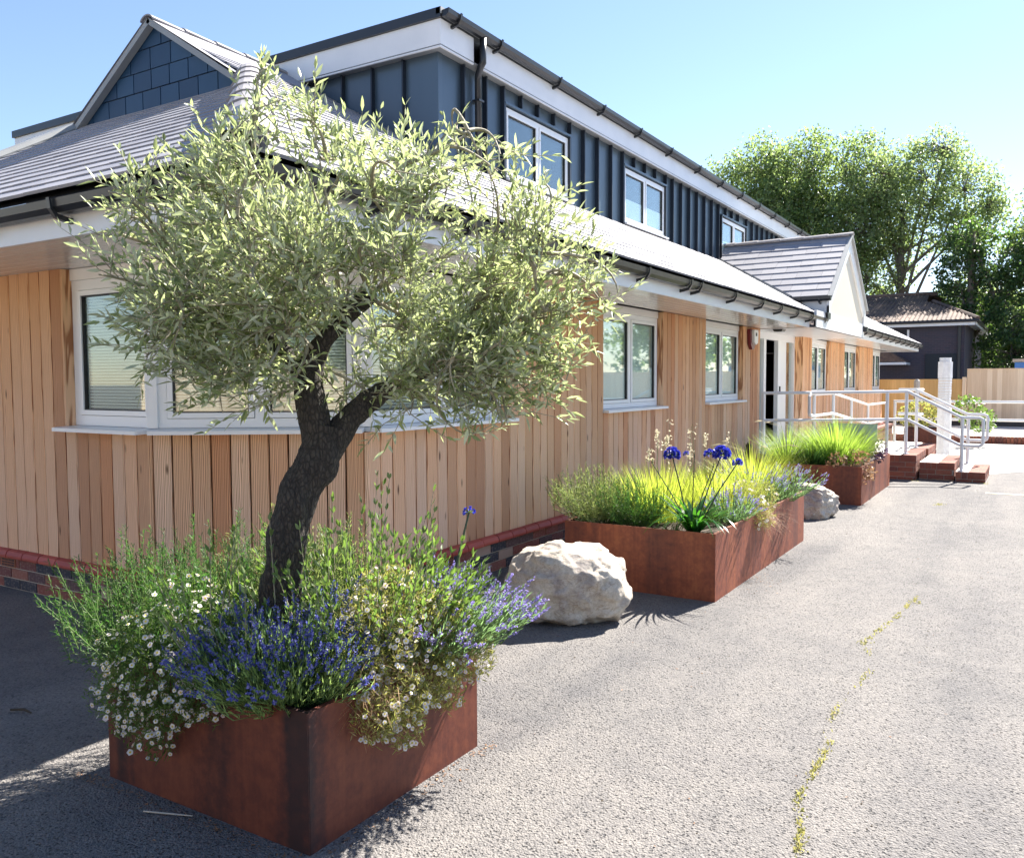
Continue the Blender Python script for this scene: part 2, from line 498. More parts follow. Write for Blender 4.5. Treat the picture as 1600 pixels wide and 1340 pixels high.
class MB:
    """collects faces; optional matrix; builds one mesh"""

    def __init__(s):
        s.v = []
        s.f = []
        s.mi = []

    def add(s, vs, fs, mi=0, m=None):
        b = len(s.v)
        for p in vs:
            p = Vector(p)
            s.v.append(tuple(m @ p) if m is not None else tuple(p))
        for f in fs:
            s.f.append([b + i for i in f])
            s.mi.append(mi)
        return s

    def box(s, x0, x1, y0, y1, z0, z1, mi=0, m=None):
        vs = [(x0, y0, z0), (x1, y0, z0), (x1, y1, z0), (x0, y1, z0), (x0, y0, z1), (x1, y0, z1), (x1, y1, z1), (x0, y1, z1)]
        return s.add(vs, [(0, 3, 2, 1), (4, 5, 6, 7), (0, 1, 5, 4), (1, 2, 6, 5), (2, 3, 7, 6), (3, 0, 4, 7)], mi, m)

    def prism(s, poly, a, b, axis='z', mi=0, m=None):
        """extrude 2D polygon along axis between a and b"""
        def P(u, v_, t):
            return {'z': (u, v_, t), 'y': (u, t, v_), 'x': (t, u, v_)}[axis]
        n = len(poly)
        vs = [P(u, v_, a) for u, v_ in poly] + [P(u, v_, b) for u, v_ in poly]
        fs = [tuple(range(n))[::-1], tuple(range(n, 2 * n))] + [(i, (i + 1) % n, n + (i + 1) % n, n + i) for i in range(n)]
        if axis == 'y':
            fs = [f[::-1] for f in fs]
        return s.add(vs, fs, mi, m)

    def tube(s, pts, r, n=8, mi=0, cap=True):
        pts = [Vector(p) for p in pts]
        rs = r if isinstance(r, (list, tuple)) else [r] * len(pts)
        b = len(s.v)
        up = None
        for i, p in enumerate(pts):
            if i == 0:
                d = pts[1] - p
            elif i == len(pts) - 1:
                d = p - pts[i - 1]
            else:
                d = (pts[i + 1] - p).normalized() + (p - pts[i - 1]).normalized()
            d.normalize()
            if up is None:
                up = d.orthogonal().normalized()
            else:
                up = (up - d * up.dot(d)).normalized()
            q = d.cross(up)
            for k in range(n):
                a = 2 * math.pi * k / n
                s.v.append(tuple(p + (up * math.cos(a) + q * math.sin(a)) * rs[i]))
        for i in range(len(pts) - 1):
            for k in range(n):
                k2 = (k + 1) % n
                s.f.append([b + i * n + k, b + i * n + k2, b + (i + 1) * n + k2, b + (i + 1) * n + k])
                s.mi.append(mi)
        if cap:
            s.f.append([b + k for k in range(n)][::-1])
            s.f.append([b + (len(pts) - 1) * n + k for k in range(n)])
            s.mi += [mi, mi]
        return s

    def mesh(s, name, mats, smooth=False):
        me = bpy.data.meshes.new(name)
        me.from_pydata(s.v, [], s.f)
        for m_ in (mats if isinstance(mats, (list, tuple)) else [mats]):
            me.materials.append(M[m_])
        if any(s.mi):
            me.polygons.foreach_set('material_index', s.mi)
        if smooth:
            me.polygons.foreach_set('use_smooth', [True] * len(s.f))
        me.update()
        return me

    def build(s, name, mats, parent=None, mat4=None, smooth=False, kind=None, label=None):
        o = bpy.data.objects.new(name, s.mesh(name, mats, smooth))
        put(o, parent, mat4)
        if kind:
            o['kind'] = kind
        if label:
            o['label'] = label
        return o


def inst(name, mesh, parent=None, mat4=None):
    return put(bpy.data.objects.new(name, mesh), parent, mat4)


def np_mesh(name, V, F, mats, mi=None, smooth=False):
    """V (n,3); F (m,k) with constant k"""
    me = bpy.data.meshes.new(name)
    V = np.asarray(V, np.float32)
    F = np.asarray(F, np.int32)
    me.vertices.add(len(V))
    me.vertices.foreach_set('co', V.ravel())
    k = F.shape[1]
    me.loops.add(F.size)
    me.loops.foreach_set('vertex_index', F.ravel())
    me.polygons.add(len(F))
    me.polygons.foreach_set('loop_start', np.arange(0, F.size, k, dtype=np.int32))
    me.polygons.foreach_set('loop_total', np.full(len(F), k, np.int32))
    for m_ in (mats if isinstance(mats, (list, tuple)) else [mats]):
        me.materials.append(M[m_])
    if mi is not None:
        me.polygons.foreach_set('material_index', np.asarray(mi, np.int32))
    if smooth:
        me.polygons.foreach_set('use_smooth', np.ones(len(F), bool))
    me.update(calc_edges=True)
    return me


def nrm(a):
    return a / np.maximum(np.linalg.norm(a, axis=-1, keepdims=True), 1e-9)


def rand_unit(n):
    return nrm(RG.normal(size=(n, 3)))


def leaf_arrays(P, D, N, L, W, fold=0.25, droop=0.0):
    """folded lanceolate leaves: 6 verts, 2 quads each; P base, D direction, N face normal hint"""
    D = nrm(D)
    S = nrm(np.cross(D, N))
    U = nrm(np.cross(S, D))
    L = L[:, None]
    W = W[:, None]
    dz = np.array([0, 0, -1.0]) * droop * L
    v0 = P
    v1 = P + D * L * 0.35 + S * W * 0.5 + U * W * fold
    v2 = P + D * L * 0.7 + S * W * 0.36 + U * W * fold * 0.7 + dz * 0.5
    v3 = P + D * L + dz
    v4 = P + D * L * 0.7 - S * W * 0.36 + U * W * fold * 0.7 + dz * 0.5
    v5 = P + D * L * 0.35 - S * W * 0.5 + U * W * fold
    n = len(P)
    V = np.stack([v0, v1, v2, v3, v4, v5], 1).reshape(-1, 3)
    b = (np.arange(n) * 6)[:, None]
    F = np.concatenate([b + np.array([[0, 1, 2, 3]]), b + np.array([[0, 3, 4, 5]])], 1).reshape(-1, 4)
    return V, F


def quad_leaf_arrays(P, D, N, L, W):
    D = nrm(D)
    S = nrm(np.cross(D, N))
    L = L[:, None]
    W = W[:, None]
    U = nrm(np.cross(S, D))
    V = np.stack([P, P + D * L * 0.45 + S * W * 0.5 + U * W * 0.2, P + D * L, P + D * L * 0.45 - S * W * 0.5 + U * W * 0.2], 1).reshape(-1, 3)
    b = (np.arange(len(P)) * 4)[:, None]
    return V, b + np.array([[0, 1, 2, 3]])


def blade_arrays(P, D, L, W, bend, seg=4, upd=(0, 0, 1)):
    """curved grass blades: strips; D initial direction (mostly up), bend = how far the tip falls along its horizontal heading"""
    n = len(P)
    D = nrm(D)
    Hh = D.copy()
    Hh[:, 2] = 0
    Hh = nrm(Hh + 1e-6)
    S = nrm(np.cross(Hh, np.array([0, 0, 1.0])))
    rows = []
    pos = P.copy()
    d = D.copy()
    for i in range(seg + 1):
        t = i / seg
        wv_ = W * (1 - t ** 1.6) * 0.5 + 0.0002
        rows.append(pos - S * wv_[:, None])
        rows.append(pos + S * wv_[:, None])
        pos = pos + d * (L / seg)[:, None]
        d = nrm(d + (Hh * 0.6 - np.array([0, 0, 1.0])) * (bend / seg)[:, None] * (0.5 + t))
    V = np.stack(rows, 1).reshape(-1, 3)
    b = (np.arange(n) * 2 * (seg + 1))[:, None]
    F = np.concatenate([b + np.array([[2 * i, 2 * i + 1, 2 * i + 3, 2 * i + 2]]) for i in range(seg)], 1).reshape(-1, 4)
    return V, F


def tube_arrays(A, B, ra, rb, n=4, mid=None):
    """straight tapered tubes from A to B"""
    D = nrm(B - A)
    ref = np.where(np.abs(D[:, 2:3]) > 0.9, np.array([[1.0, 0, 0]]), np.array([[0, 0, 1.0]]))
    S = nrm(np.cross(D, ref))
    U = np.cross(D, S)
    rows = []
    for (Q, r) in ((A, ra), (B, rb)):
        for k in range(n):
            a = 2 * math.pi * k / n
            rows.append(Q + (S * math.cos(a) + U * math.sin(a)) * np.asarray(r)[:, None])
    V = np.stack(rows, 1).reshape(-1, 3)
    b = (np.arange(len(A)) * 2 * n)[:, None]
    F = np.concatenate([b + np.array([[k, (k + 1) % n, n + (k + 1) % n, n + k]]) for k in range(n)], 1).reshape(-1, 4)
    return V, F


def join(*vf):
    Vs, Fs, Ms, b = [], [], [], 0
    for i, (V, F) in enumerate(vf):
        Vs.append(V)
        Fs.append(F + b)
        Ms.append(np.full(len(F), i))
        b += len(V)
    return np.concatenate(Vs), np.concatenate(Fs), np.concatenate(Ms)


def clip_poly(poly, half):
    """Sutherland-Hodgman: keep a*x+b*y<=c for each (a,b,c)"""
    for a, b, c in half:
        out = []
        for i in range(len(poly)):
            p, q = poly[i], poly[(i + 1) % len(poly)]
            dp, dq = a * p[0] + b * p[1] - c, a * q[0] + b * q[1] - c
            if dp <= 0:
                out.append(p)
            if dp * dq < 0:
                t = dp / (dp - dq)
                out.append((p[0] + (q[0] - p[0]) * t, p[1] + (q[1] - p[1]) * t))
        poly = out
        if len(poly) < 3:
            return []
    return poly


def frame(ox, oy, dx, dy, oz=0.0):
    """wall frame: x along (dx,dy), y outward = z cross x, z up"""
    l = math.hypot(dx, dy)
    dx, dy = dx / l, dy / l
    return Matrix(((dx, -dy, 0, ox), (dy, dx, 0, oy), (0, 0, 1, oz), (0, 0, 0, 1)))


T = Matrix.Translation

# ------------------------------------------------------------------ ground
g = MB()
xs = [-400, -60, -12, -8, -4, 0, 4, 8, 20, 60, 400]
ys = [-400, -60, -12, -6, -2, 2, 6, 10, 15, 30, 60, 200, 700]
for j, y in enumerate(ys):
    for i, x in enumerate(xs):
        g.v.append((x, y, 0))
nx = len(xs)
for j in range(len(ys) - 1):
    for i in range(nx - 1):
        g.f.append([j * nx + i, j * nx + i + 1, (j + 1) * nx + i + 1, (j + 1) * nx + i])
        g.mi.append(0)
g.build('ground', 'asphalt', kind='structure')
g = MB()
g.prism([(-3.4, 16.2), (-0.62, 15.55), (-0.14, 16.3), (8, 16.3), (8, 22.9), (-3.4, 22.9)], -0.02, 0.006)
g.build('pavement', 'concrete', kind='structure')
g = MB().box(-9, 12, 23.08, 29.4, -0.02, 0.17)
g.build('raised_pavement', 'concrete', kind='structure')
kerb = MB().box(-3.6, 8, 23.0, 23.07, -0.02, 0.15).build('kerb', 'mortar', kind='structure')
kb = MB().box(0, 0.066, -0.11, 0.0, 0.0, 0.17).mesh('brick', 'red_brick')
for k in range(90):
    inst('brick', kb, kerb, T((-3.6 + k * 0.076, 23.0, 0.004 + 0.002 * (k % 3))))

# ------------------------------------------------------------------ the building
XW = -3.73
YL = 3.42
BL = thing('office_building', 'long timber clad office building with a slate roof and dark metal upper storey', 'building', (-7, 12, 0))
FAC = frame(XW, 0, 0, -1)            # local x = -Y
PR = Vector((-3.73, 4.22))
PLc = Vector((-4.86, YL))
dv = PLc - PR
CH = frame(PR.x, PR.y, dv.x, dv.y)
CHL = dv.length
LEFT = frame(PLc.x, PLc.y, -1, 0)    # local x = -(X) from corner
QR = Vector((-3.73, 26.1))
QL = Vector((-4.86, 26.9))
CH2 = frame(QL.x, QL.y, QR.x - QL.x, QR.y - QL.y)
ZB, ZS, ZT = 0.30, 1.215, 2.34
bcache = {}


def board_mesh(wd, h):
    k = (round(wd, 3), round(h, 3))
    if k not in bcache:
        c = 0.005
        bcache[k] = MB().prism([(0.005, -0.022), (0.005, -c), (0.005 + c, 0), (wd - 0.005 - c, 0), (wd - 0.005, -c), (wd - 0.005, -0.022)], 0, h).mesh('cladding_board', 'larch')
    return bcache[k]


def cladding(F, x0, x1, z0, z1, pitch=0.126):
    n = max(1, round((x1 - x0) / pitch))
    wd = (x1 - x0) / n
    me = board_mesh(wd, z1 - z0)
    for i in range(n):
        inst('cladding_board', me, BL, F @ T((x0 + i * wd, RR.uniform(-0.0015, 0.0015), z0 + RR.uniform(-0.002, 0.002) * (z0 < 0.5))))
    MB().box(x0, x1, -0.22, -0.024, z0 - 0.002, z1 - 0.003).build('wall', 'membrane', BL, F)


def fy(a, b):
    return -b, -a


for a, b, full in [(4.24, 6.0, 0), (6.0, 7.80, 1), (7.80, 9.42, 0), (9.42, 10.92, 1), (10.92, 12.60, 0), (12.60, 13.50, 1), (16.40, 17.15, 1),
                   (17.15, 18.8, 0), (18.8, 20.45, 1), (20.45, 22.25, 0), (22.25, 24.35, 1), (24.35, 26.08, 0)]:
    cladding(FAC, *fy(a, b), ZB, ZT if full else ZS)
cladding(CH, 0.012, CHL - 0.012, ZB, ZS, 0.129)
cladding(LEFT, 0.012, 0.95, ZB, ZS, 0.131)
cladding(LEFT, 0.95, 3.5, ZB, ZT, 0.131)
cladding(CH2, 0.0, 1.38, ZB, ZS, 0.13)
# corner posts of the cladding
for (F, x) in ((CH, 0.0), (CH, CHL)):
    MB().box(-0.012, 0.012, -0.04, 0.006, ZB, ZS).build('corner_trim', 'larch', BL, F @ T((x, 0, 0)))
# timber reveals beside the window openings
for y, sgn in ((6.0, 1), (7.80, -1), (9.42, 1), (10.92, -1), (12.6, 1), (17.15, -1), (18.8, 1), (20.45, -1), (22.25, 1), (24.35, -1), (13.5, -1), (16.4, 1)):
    d = 0.15 if y in (13.5, 16.4) else 0.09
    y0, y1 = (y - 0.001, y + 0.018) if sgn > 0 else (y - 0.018, y + 0.001)
    MB().box(-y1, -y0, -d, -0.001, ZB if d > 0.1 else ZS + 0.03, ZT - 0.002).build('window_reveal', 'larch', BL, FAC)
MB().box(0.932, 0.951, -0.10, -0.001, ZS + 0.03, ZT - 0.002).build('window_reveal', 'larch', BL, LEFT)
# far walls, never seen from close by
MB().box(-9.5, -8.36, 3.5, 27, 0, 2.34).build('rear_wall', 'room_paint', BL)
MB().box(-9.5, -4.9, 26.75, 26.88, 0, 2.34).build('end_wall', 'membrane', BL)

# plinth bricks
PB = [MB().box(0.004, 0.211, -0.09, 0, 0.004, 0.069).mesh('brick', 'plinth_brick')]
pbs = {}


def brick_row(F, x0, x1, z, h, off, parent, matname='plinth_brick', L=0.225, joint=0.010, name='brick', vent=None):
    x = x0 - off
    while x < x1 - 0.02:
        a, b = max(x, x0), min(x + L, x1)
        if b - a > 0.03:
            k = (round(b - a, 3), h, matname, L)
            if k not in pbs:
                pbs[k] = MB().box(joint / 2, b - a - joint / 2, -0.09, 0, joint / 2, h - joint / 2).mesh(name, matname)
            inst(name, pbs[k], parent, F @ T((a, RR.uniform(-0.002, 0.002), z)))
        x += L


capm = {}


def cap_row(F, x0, x1, parent):
    n = round((x1 - x0) / 0.22)
    wd = (x1 - x0) / n
    k = round(wd, 3)
    if k not in capm:
        capm[k] = MB().prism([(-0.04, 0.0), (0.045, 0.0), (0.05, 0.006), (0.05, 0.022), (0.035, 0.05), (0.0, 0.062), (-0.04, 0.062)], 0.006, wd - 0.006, 'x').mesh('cap_brick', 'cap_brick')
    for i in range(n):
        inst('cap_brick', capm[k], parent, F @ T((x0 + i * wd, RR.uniform(-0.002, 0.002), 0.238)))


for F, x0, x1 in ((FAC, -8.6, -4.22), (CH, 0, CHL), (LEFT, 0, 3.2)):
    MB().box(x0, x1, -0.2, -0.008, -0.02, 0.236).build('mortar_bed', 'mortar', BL, F @ T((0, 0.02, 0)))
    for k in range(3):
        brick_row(F @ T((0, 0.02, 0)), x0, x1, 0.238 - 0.0785 * (k + 1), 0.0785, 0.1125 * (k % 2), BL)
    cap_row(F, x0, x1, BL)
    MB().prism([(-0.04, 0.240), (0.040, 0.240), (0.042, 0.258), (0.030, 0.280), (-0.002, 0.292), (-0.04, 0.292)], x0, x1, 'x').build('mortar_bed', 'mortar', BL, F)
MB().box(-26.1, -8.61, -0.2, 0.02, -0.02, 0.236).build('plinth', 'plinth_brick', BL, FAC)
MB().box(-26.1, -8.61, -0.04, 0.05, 0.238, 0.298).build('plinth_cap', 'cap_brick', BL, FAC)
for F, x in ((FAC, -5.15), (LEFT, 1.62)):      # terracotta air bricks
    a = MB().box(0, 0.20, 0.012, 0.026, 0.165, 0.232)
    a.build('air_brick', 'vent_clay', BL, F @ T((x, 0, 0)))
    b = MB()
    for i in range(9):
        for j in range(3):
            b.box(0.012 + i * 0.02, 0.024 + i * 0.02, 0.0255, 0.0275, 0.172 + j * 0.02, 0.186 + j * 0.02)
    b.build('vent_hole', 'dark_interior', BL, F @ T((x, 0, 0)), kind='stuff')

# ---- windows


def window(F, x0, x1, z0, z1, n, yf=-0.07, fr=0.048, sash=0.034, back='pale_backing', frost=None, slats=False, sill=True, head=True, sill_out=0.06, mats='white_frame', lets=None):
    m = MB()
    m.box(x0, x1, yf - 0.07, yf, z0, z0 + fr)
    m.box(x0, x1, yf - 0.07, yf, z1 - fr, z1)
    m.box(x0, x0 + fr, yf - 0.07, yf - 0.001, z0 + fr, z1 - fr)
    m.box(x1 - fr, x1, yf - 0.07, yf - 0.001, z0 + fr, z1 - fr)
    edges = lets or [x0 + fr + (x1 - x0 - 2 * fr) * i / n for i in range(n + 1)]
    for e in edges[1:-1]:
        m.box(e - fr / 2, e + fr / 2, yf - 0.07, yf - 0.001, z0 + fr, z1 - fr)
    wo = m.build('window', mats, BL, F)
    if head:
        MB().box(x0, x1, yf - 0.05, yf + 0.012, z1 + 0.001, ZT - 0.001).build('head_panel', 'soffit_white', BL, F)
    for i in range(n):
        a = edges[i] + (fr / 2 if i else 0) + 0.004
        b = edges[i + 1] - (fr / 2 if i < n - 1 else 0) - 0.004
        c, d = z0 + fr + 0.004, z1 - fr - 0.004
        g_ = MB()
        g_.box(a, b, yf - 0.05, yf - 0.006, c, d)
        # sash ring
        r_ = MB()
        y0, y1 = yf - 0.045, yf + 0.008
        r_.box(a, b, y0, y1, c, c + sash).box(a, b, y0, y1, d - sash, d).box(a, a + sash, y0, y1 - 0.001, c + sash, d - sash).box(b - sash, b, y0, y1 - 0.001, c + sash, d - sash)
        r_.build('sash', mats, wo, F)
        k_ = MB()
        e_ = 0.008
        A, B, Cc, Dd = a + sash, b - sash, c + sash, d - sash
        k_.box(A, B, yf - 0.03, yf - 0.002, Cc, Cc + e_).box(A, B, yf - 0.03, yf - 0.002, Dd - e_, Dd).box(A, A + e_, yf - 0.03, yf - 0.003, Cc + e_, Dd - e_).box(B - e_, B, yf - 0.03, yf - 0.003, Cc + e_, Dd - e_)
        k_.build('gasket', 'gasket', wo, F)
        MB().box(A, B, yf - 0.026, yf - 0.018, Cc, Dd).build('pane', 'glass', wo, F)
        if frost:
            MB().box(A + 0.002, B - 0.002, yf - 0.032, yf - 0.028, Cc, Cc + (Dd - Cc) * frost).build('frosted_film', 'frost_sky_white', wo, F)
        if slats:
            q = MB()
            z = Cc
            while z < Dd:
                q.add([(A - .02, yf - 0.050, z - 0.006), (B + .02, yf - 0.050, z - 0.006), (B + .02, yf - 0.036, z + 0.009), (A - .02, yf - 0.036, z + 0.009)], [(0, 1, 2, 3)])
                z += 0.021
            q.build('blind_slats', 'blind_slat', wo, F, kind='stuff')
        elif back:
            MB().box(a - 0.02, b + 0.02, yf - 0.062, yf - 0.058, c - 0.03, d + 0.03).build('pane_backing', back, wo, F)  # pale sheet added to stand in for sky reflected in the pane
    if sill:
        MB().prism([(yf - 0.06, z0 - 0.03), (sill_out, z0 - 0.036), (sill_out, z0 - 0.012), (sill_out - 0.012, z0 - 0.008), (yf - 0.06, z0 - 0.001)], x0 - 0.012 - (0.03 if sill_out < 0.1 else 0), x1 + 0.012, 'x').build('sill', mats, BL, F)
    return wo


for a, b in ((7.82, 9.40), (10.94, 12.58), (17.17, 18.78), (20.47, 22.23)):
    window(FAC, *fy(a, b), 1.25, 2.26, 2, frost=0.42)
window(FAC, *fy(24.37, 26.0), 1.25, 2.26, 2, frost=0.42)
window(CH2, 0.02, 1.30, 1.25, 2.26, 2, frost=0.42)
# the bay window that wraps the chamfered corner
window(FAC, *fy(4.27, 5.98), 1.25, 2.26, 2, slats=True, sill_out=0.10, fr=0.06)
window(CH, 0.03, CHL - 0.03, 1.25, 2.26, 2, slats=True, sill_out=0.10, fr=0.06, lets=[0.09, 0.70, CHL - 0.09])
window(LEFT, 0.02, 0.93, 1.25, 2.26, 1, slats=True, sill_out=0.10, fr=0.07)
for (F, x) in ((CH, 0.0), (CH, CHL)):
    MB().box(-0.035, 0.035, -0.13, -0.045, 1.25, 2.26).build('corner_post', 'white_frame', BL, F @ T((x, 0, 0)))
MB().box(-5.9, -4.2, -1.7, -1.6, 0.3, 2.33).build('interior_wall', 'room_paint', BL, FAC)
MB().box(-9.4, -5.7, 5.2, 5.3, 0.3, 2.33).build('interior_wall', 'room_paint', BL)
MB().box(-9.4, -3.9, 3.6, 26.5, 2.36, 2.40).build('ceiling', 'room_paint', BL)

# ---- the glazed entrance
DF = FAC @ T((0, -0.15, 0))
dm = MB()
for a, b in ((13.98, 14.03), (14.28, 14.42), (16.33, 16.42)):
    dm.box(-b, -a, -0.08, 0, 0.42, 2.26)
dm.box(-16.42, -13.52, -0.08, 0.003, 2.22, 2.335)
dm.box(-16.42, -13.52, -0.08, 0.003, 0.40, 0.45)
door = dm.build('entrance_door', 'white_frame', BL, DF)
MB().box(-15.36, -15.16, -0.06, 0.01, 0.45, 2.22).build('door_leaf', 'white_frame', door, DF)
MB().box(-15.80, -15.38, -0.05, -0.01, 0.45, 2.22).build('door_leaf', 'alarm_white', door, DF)
MB().box(-14.28, -14.03, -0.05, -0.044, 0.45, 2.22).build('pane', 'glass', door, DF)
MB().box(-13.98, -13.6, -0.05, -0.044, 0.45, 2.22).build('pane', 'glass', door, DF)
MB().box(-16.33, -15.80, -0.05, -0.044, 0.45, 2.22).build('pane', 'glass', door, DF)
MB().box(-16.32, -15.85, -0.13, -0.12, 0.45, 2.22).build('pane_backing', 'vent_clay', door, DF)
MB().box(-15.28, -15.25, 0.01, 0.03, 1.3, 1.42).build('door_handle', 'gasket', door, DF)
MB().box(-16.4, -13.6, -2.5, -0.09, 0.36, 0.42).build('hall_floor', 'dark_floor', BL, DF)
MB().box(-16.4, -13.6, -0.9, -0.85, 0.36, 2.3).build('hall_wall', 'pale_backing', BL, DF)
MB().box(-16.5, -13.5, -0.15, 0.15, 0.05, 0.395).build('threshold', 'concrete', BL, DF)
MB().prism([(-3.56, 2.30), (-3.44, 2.30), (-3.42, 2.335), (-3.58, 2.335)], 13.66, 13.86, 'y').build('door_sensor', 'black_plastic', BL)

# ---- soffit, fascia, gutters
XF, YF = -3.0, 2.70
nb = 7
for i in range(nb):
    a = XW + 0.01 + (XF - XW - 0.01) * i / nb
    b = XW + 0.01 + (XF - XW - 0.01) * (i + 1) / nb
    y_near = YF + (i + 1 - nb) * 0 + (PR.y - YF) * 0
    for (ya, yb) in ((YF + (XF - b) * 1.0, 13.5), (17.72, 27.6 - (XF - b))):
        MB().box(a + 0.004, b - 0.004, ya, yb, 2.342, 2.352).build('soffit_board', 'soffit_white', BL)
for i in range(nb + 5):
    wdt = (YL - YF) / nb
    a = YF + wdt * i
    b = a + wdt
    xr = XF - (a - YF) - 0.0 if i < nb else XW - 0.0
    MB().box(-8.3, xr - 0.004, a + 0.004, b - 0.004, 2.3425, 2.3525).build('soffit_board', 'soffit_white', BL)
MB().box(-8.3, XF, YF, 27.6, 2.354, 2.362).build('soffit_backing', 'gasket', BL)
MB().box(XW - 0.2, -2.86, 13.51, 17.71, 2.336, 2.3405).build('porch_soffit', 'white_paint', BL)
fm = MB()
MB().box(XF, XF + 0.02, YF - 0.02, 13.5, 2.335, 2.50).build('fascia_board', 'white_paint', BL)
MB().box(XF, XF + 0.02, 17.72, 27.6, 2.335, 2.50).build('fascia_board', 'white_paint', BL)
MB().box(-8.35, XF - 0.001, YF - 0.02, YF, 2.335, 2.50).build('fascia_board', 'white_paint', BL)
MB().box(-8.35, XF, 27.6, 27.62, 2.335, 2.50).build('fascia_board', 'white_paint', BL)
GP = [(0.004, 0.0), (0.012, -0.035), (0.04, -0.058), (0.08, -0.055), (0.105, -0.03), (0.112, 0.012), (0.105, 0.012), (0.098, -0.024), (0.076, -0.046), (0.042, -0.048), (0.018, -0.03), (0.01, 0.0)]


def gutter(F, x0, x1, z, parent, brackets=()):
    prof = [(a, b + z) for a, b in GP]
    MB().prism(prof, x0, x1, 'x').build('gutter', 'black_plastic', parent, F)
    for x in (x0, x1):
        MB().prism([(a, b + z) for a, b in GP[:6]], x - 0.003, x + 0.003, 'x').build('gutter_end', 'black_plastic', parent, F)
    bm = MB().prism([(0.0, z - 0.105), (0.0, z - 0.075), (0.03, z - 0.072), (0.085, z - 0.062), (0.112, z - 0.03), (0.122, z + 0.016), (0.132, z + 0.016), (0.124, z - 0.04), (0.095, z - 0.085), (0.03, z - 0.10)], -0.014, 0.014, 'x').mesh('gutter_bracket', 'black_plastic')
    for bx in brackets:
        inst('gutter_bracket', bm, parent, F @ T((bx, 0, 0)))


GF = frame(XF + 0.02, 0, 0, -1)
gutter(GF, -14.35, -2.58, 2.50, BL, [-y for y in (3.4, 4.2, 5.0, 5.9, 6.9, 7.95, 8.25, 9.4, 10.5, 11.4, 12.3, 13.2, 14.1)])
gutter(GF, -27.6, -17.6, 2.50, BL, [-(18.0 + 0.95 * i) for i in range(11)])
GL = frame(0, YF - 0.02, -1, 0)
gutter(GL, 2.98, 8.4, 2.50, BL, [3.6, 4.42, 5.3, 6.2, 7.1])

# ---- roof tiles
TP, TF_ = 0.5575, 0.603
RS_S = Matrix.Identity(4)


def plane_frame(o, xdir, up):
    x = Vector(xdir).normalized()
    y = Vector(up).normalized()
    z = x.cross(y)
    return Matrix(((x.x, y.x, z.x, o[0]), (x.y, y.y, z.y, o[1]), (x.z, y.z, z.z, o[2]), (0, 0, 0, 1)))


def tiles(F, halves, rows, gauge, x0, x1, tw, parent, merge=False, lap=0.03, th=0.017, tilt=0.05, mat_='slate_tile', row0=0, bbox_max=None):
    """F: plane frame (x along eave, y up slope, z normal)"""
    out = MB()
    cache = {}
    for r_ in range(row0, rows):
        v0, v1 = r_ * gauge, r_ * gauge + gauge + lap
        off = (r_ % 2) * tw / 2 + (r_ * 0.618 % 1) * 0.0
        x = x0 - off
        while x < x1:
            a, b = x + 0.0018, x + tw - 0.0018
            poly = clip_poly([(a, v0), (b, v0), (b, v1), (a, v1)], halves)
            x += tw
            if len(poly) < 3:
                continue
            ar = abs(sum(poly[i][0] * poly[(i + 1) % len(poly)][1] - poly[(i + 1) % len(poly)][0] * poly[i][1] for i in range(len(poly)))) / 2
            if ar < 0.002:
                continue
            jz = RR.uniform(-0.0015, 0.0015)

            def hz(v_):
                return (v1 - v_) * tilt + jz
            n = len(poly)
            if merge:
                vs = [(p[0], p[1], hz(p[1])) for p in poly] + [(p[0], p[1], hz(p[1]) + th) for p in poly]
                fs = [tuple(range(n, 2 * n))] + [(i, (i + 1) % n, n + (i + 1) % n, n + i) for i in range(n)]
                out.add(vs, fs, 0, F)
            else:
                key = tuple((round(p[0] - a, 3), round(p[1] - v0, 3)) for p in poly)
                if key not in cache:
                    vs = [(p[0] - a, p[1] - v0, (v1 - p[1]) * tilt) for p in poly] + [(p[0] - a, p[1] - v0, (v1 - p[1]) * tilt + th) for p in poly]
                    fs = [tuple(range(n, 2 * n)), tuple(range(n))[::-1]] + [(i, (i + 1) % n, n + (i + 1) % n, n + i) for i in range(n)]
                    cache[key] = MB().add(vs, fs).mesh('roof_tile', mat_)
                inst('roof_tile', cache[key], parent, F @ T((a, v0, jz)))
    if merge:
        return out.build('roof_tiles', mat_, parent, kind='stuff')


XE, YE, ZE = -2.95, 2.6, 2.555
roofm = MB()
# solid deck a little under the tiles
h0 = 0.03
pts = {
    'C': (XE, YE, ZE), 'HT': (-5.84, 5.2, ZE + TP * 2.89), 'D': (XE, 28.0, ZE),
    'R0': (-7.12, 5.2, ZE + TP * 4.17), 'R1': (-7.12, 28.0, ZE + TP * 4.17), 'VL': (-8.35, 5.2, ZE + TF_ * 2.6), 'VE': (-8.35, YE, ZE)}
k3 = lambda p, d=h0: (pts[p][0], pts[p][1], pts[p][2] - d)
roofm.add([k3('C'), k3('D'), k3('R1'), k3('R0'), k3('HT')], [(0, 1, 2, 3, 4)])
roofm.add([k3('VE'), k3('C'), k3('HT'), k3('VL')], [(0, 1, 2, 3)])
roofm.add([(-7.12, 5.25, pts['R0'][2] - h0), (-7.12, 28, pts['R0'][2] - h0), (-11.3, 28, ZE - h0), (-11.3, 5.25, ZE - h0)], [(0, 1, 2, 3)])
ROOF = roofm.build('roof', 'gasket', BL)
cs, ss = 1 / math.hypot(1, TF_), TF_ / math.hypot(1, TF_)
FF = plane_frame((0, YE, ZE), (1, 0, 0), (0, cs, ss))       # front slope: x = world X, y up slope
LF = 2.6 / cs
hipk = 2.89 / LF
tiles(FF, [(1, hipk, XE - 0.02), (-1, 0, 8.33), (0, 1, LF)], 18, 0.1745, -8.35, XE, 0.33, ROOF)
c2, s2 = 1 / math.hypot(1, TP), TP / math.hypot(1, TP)
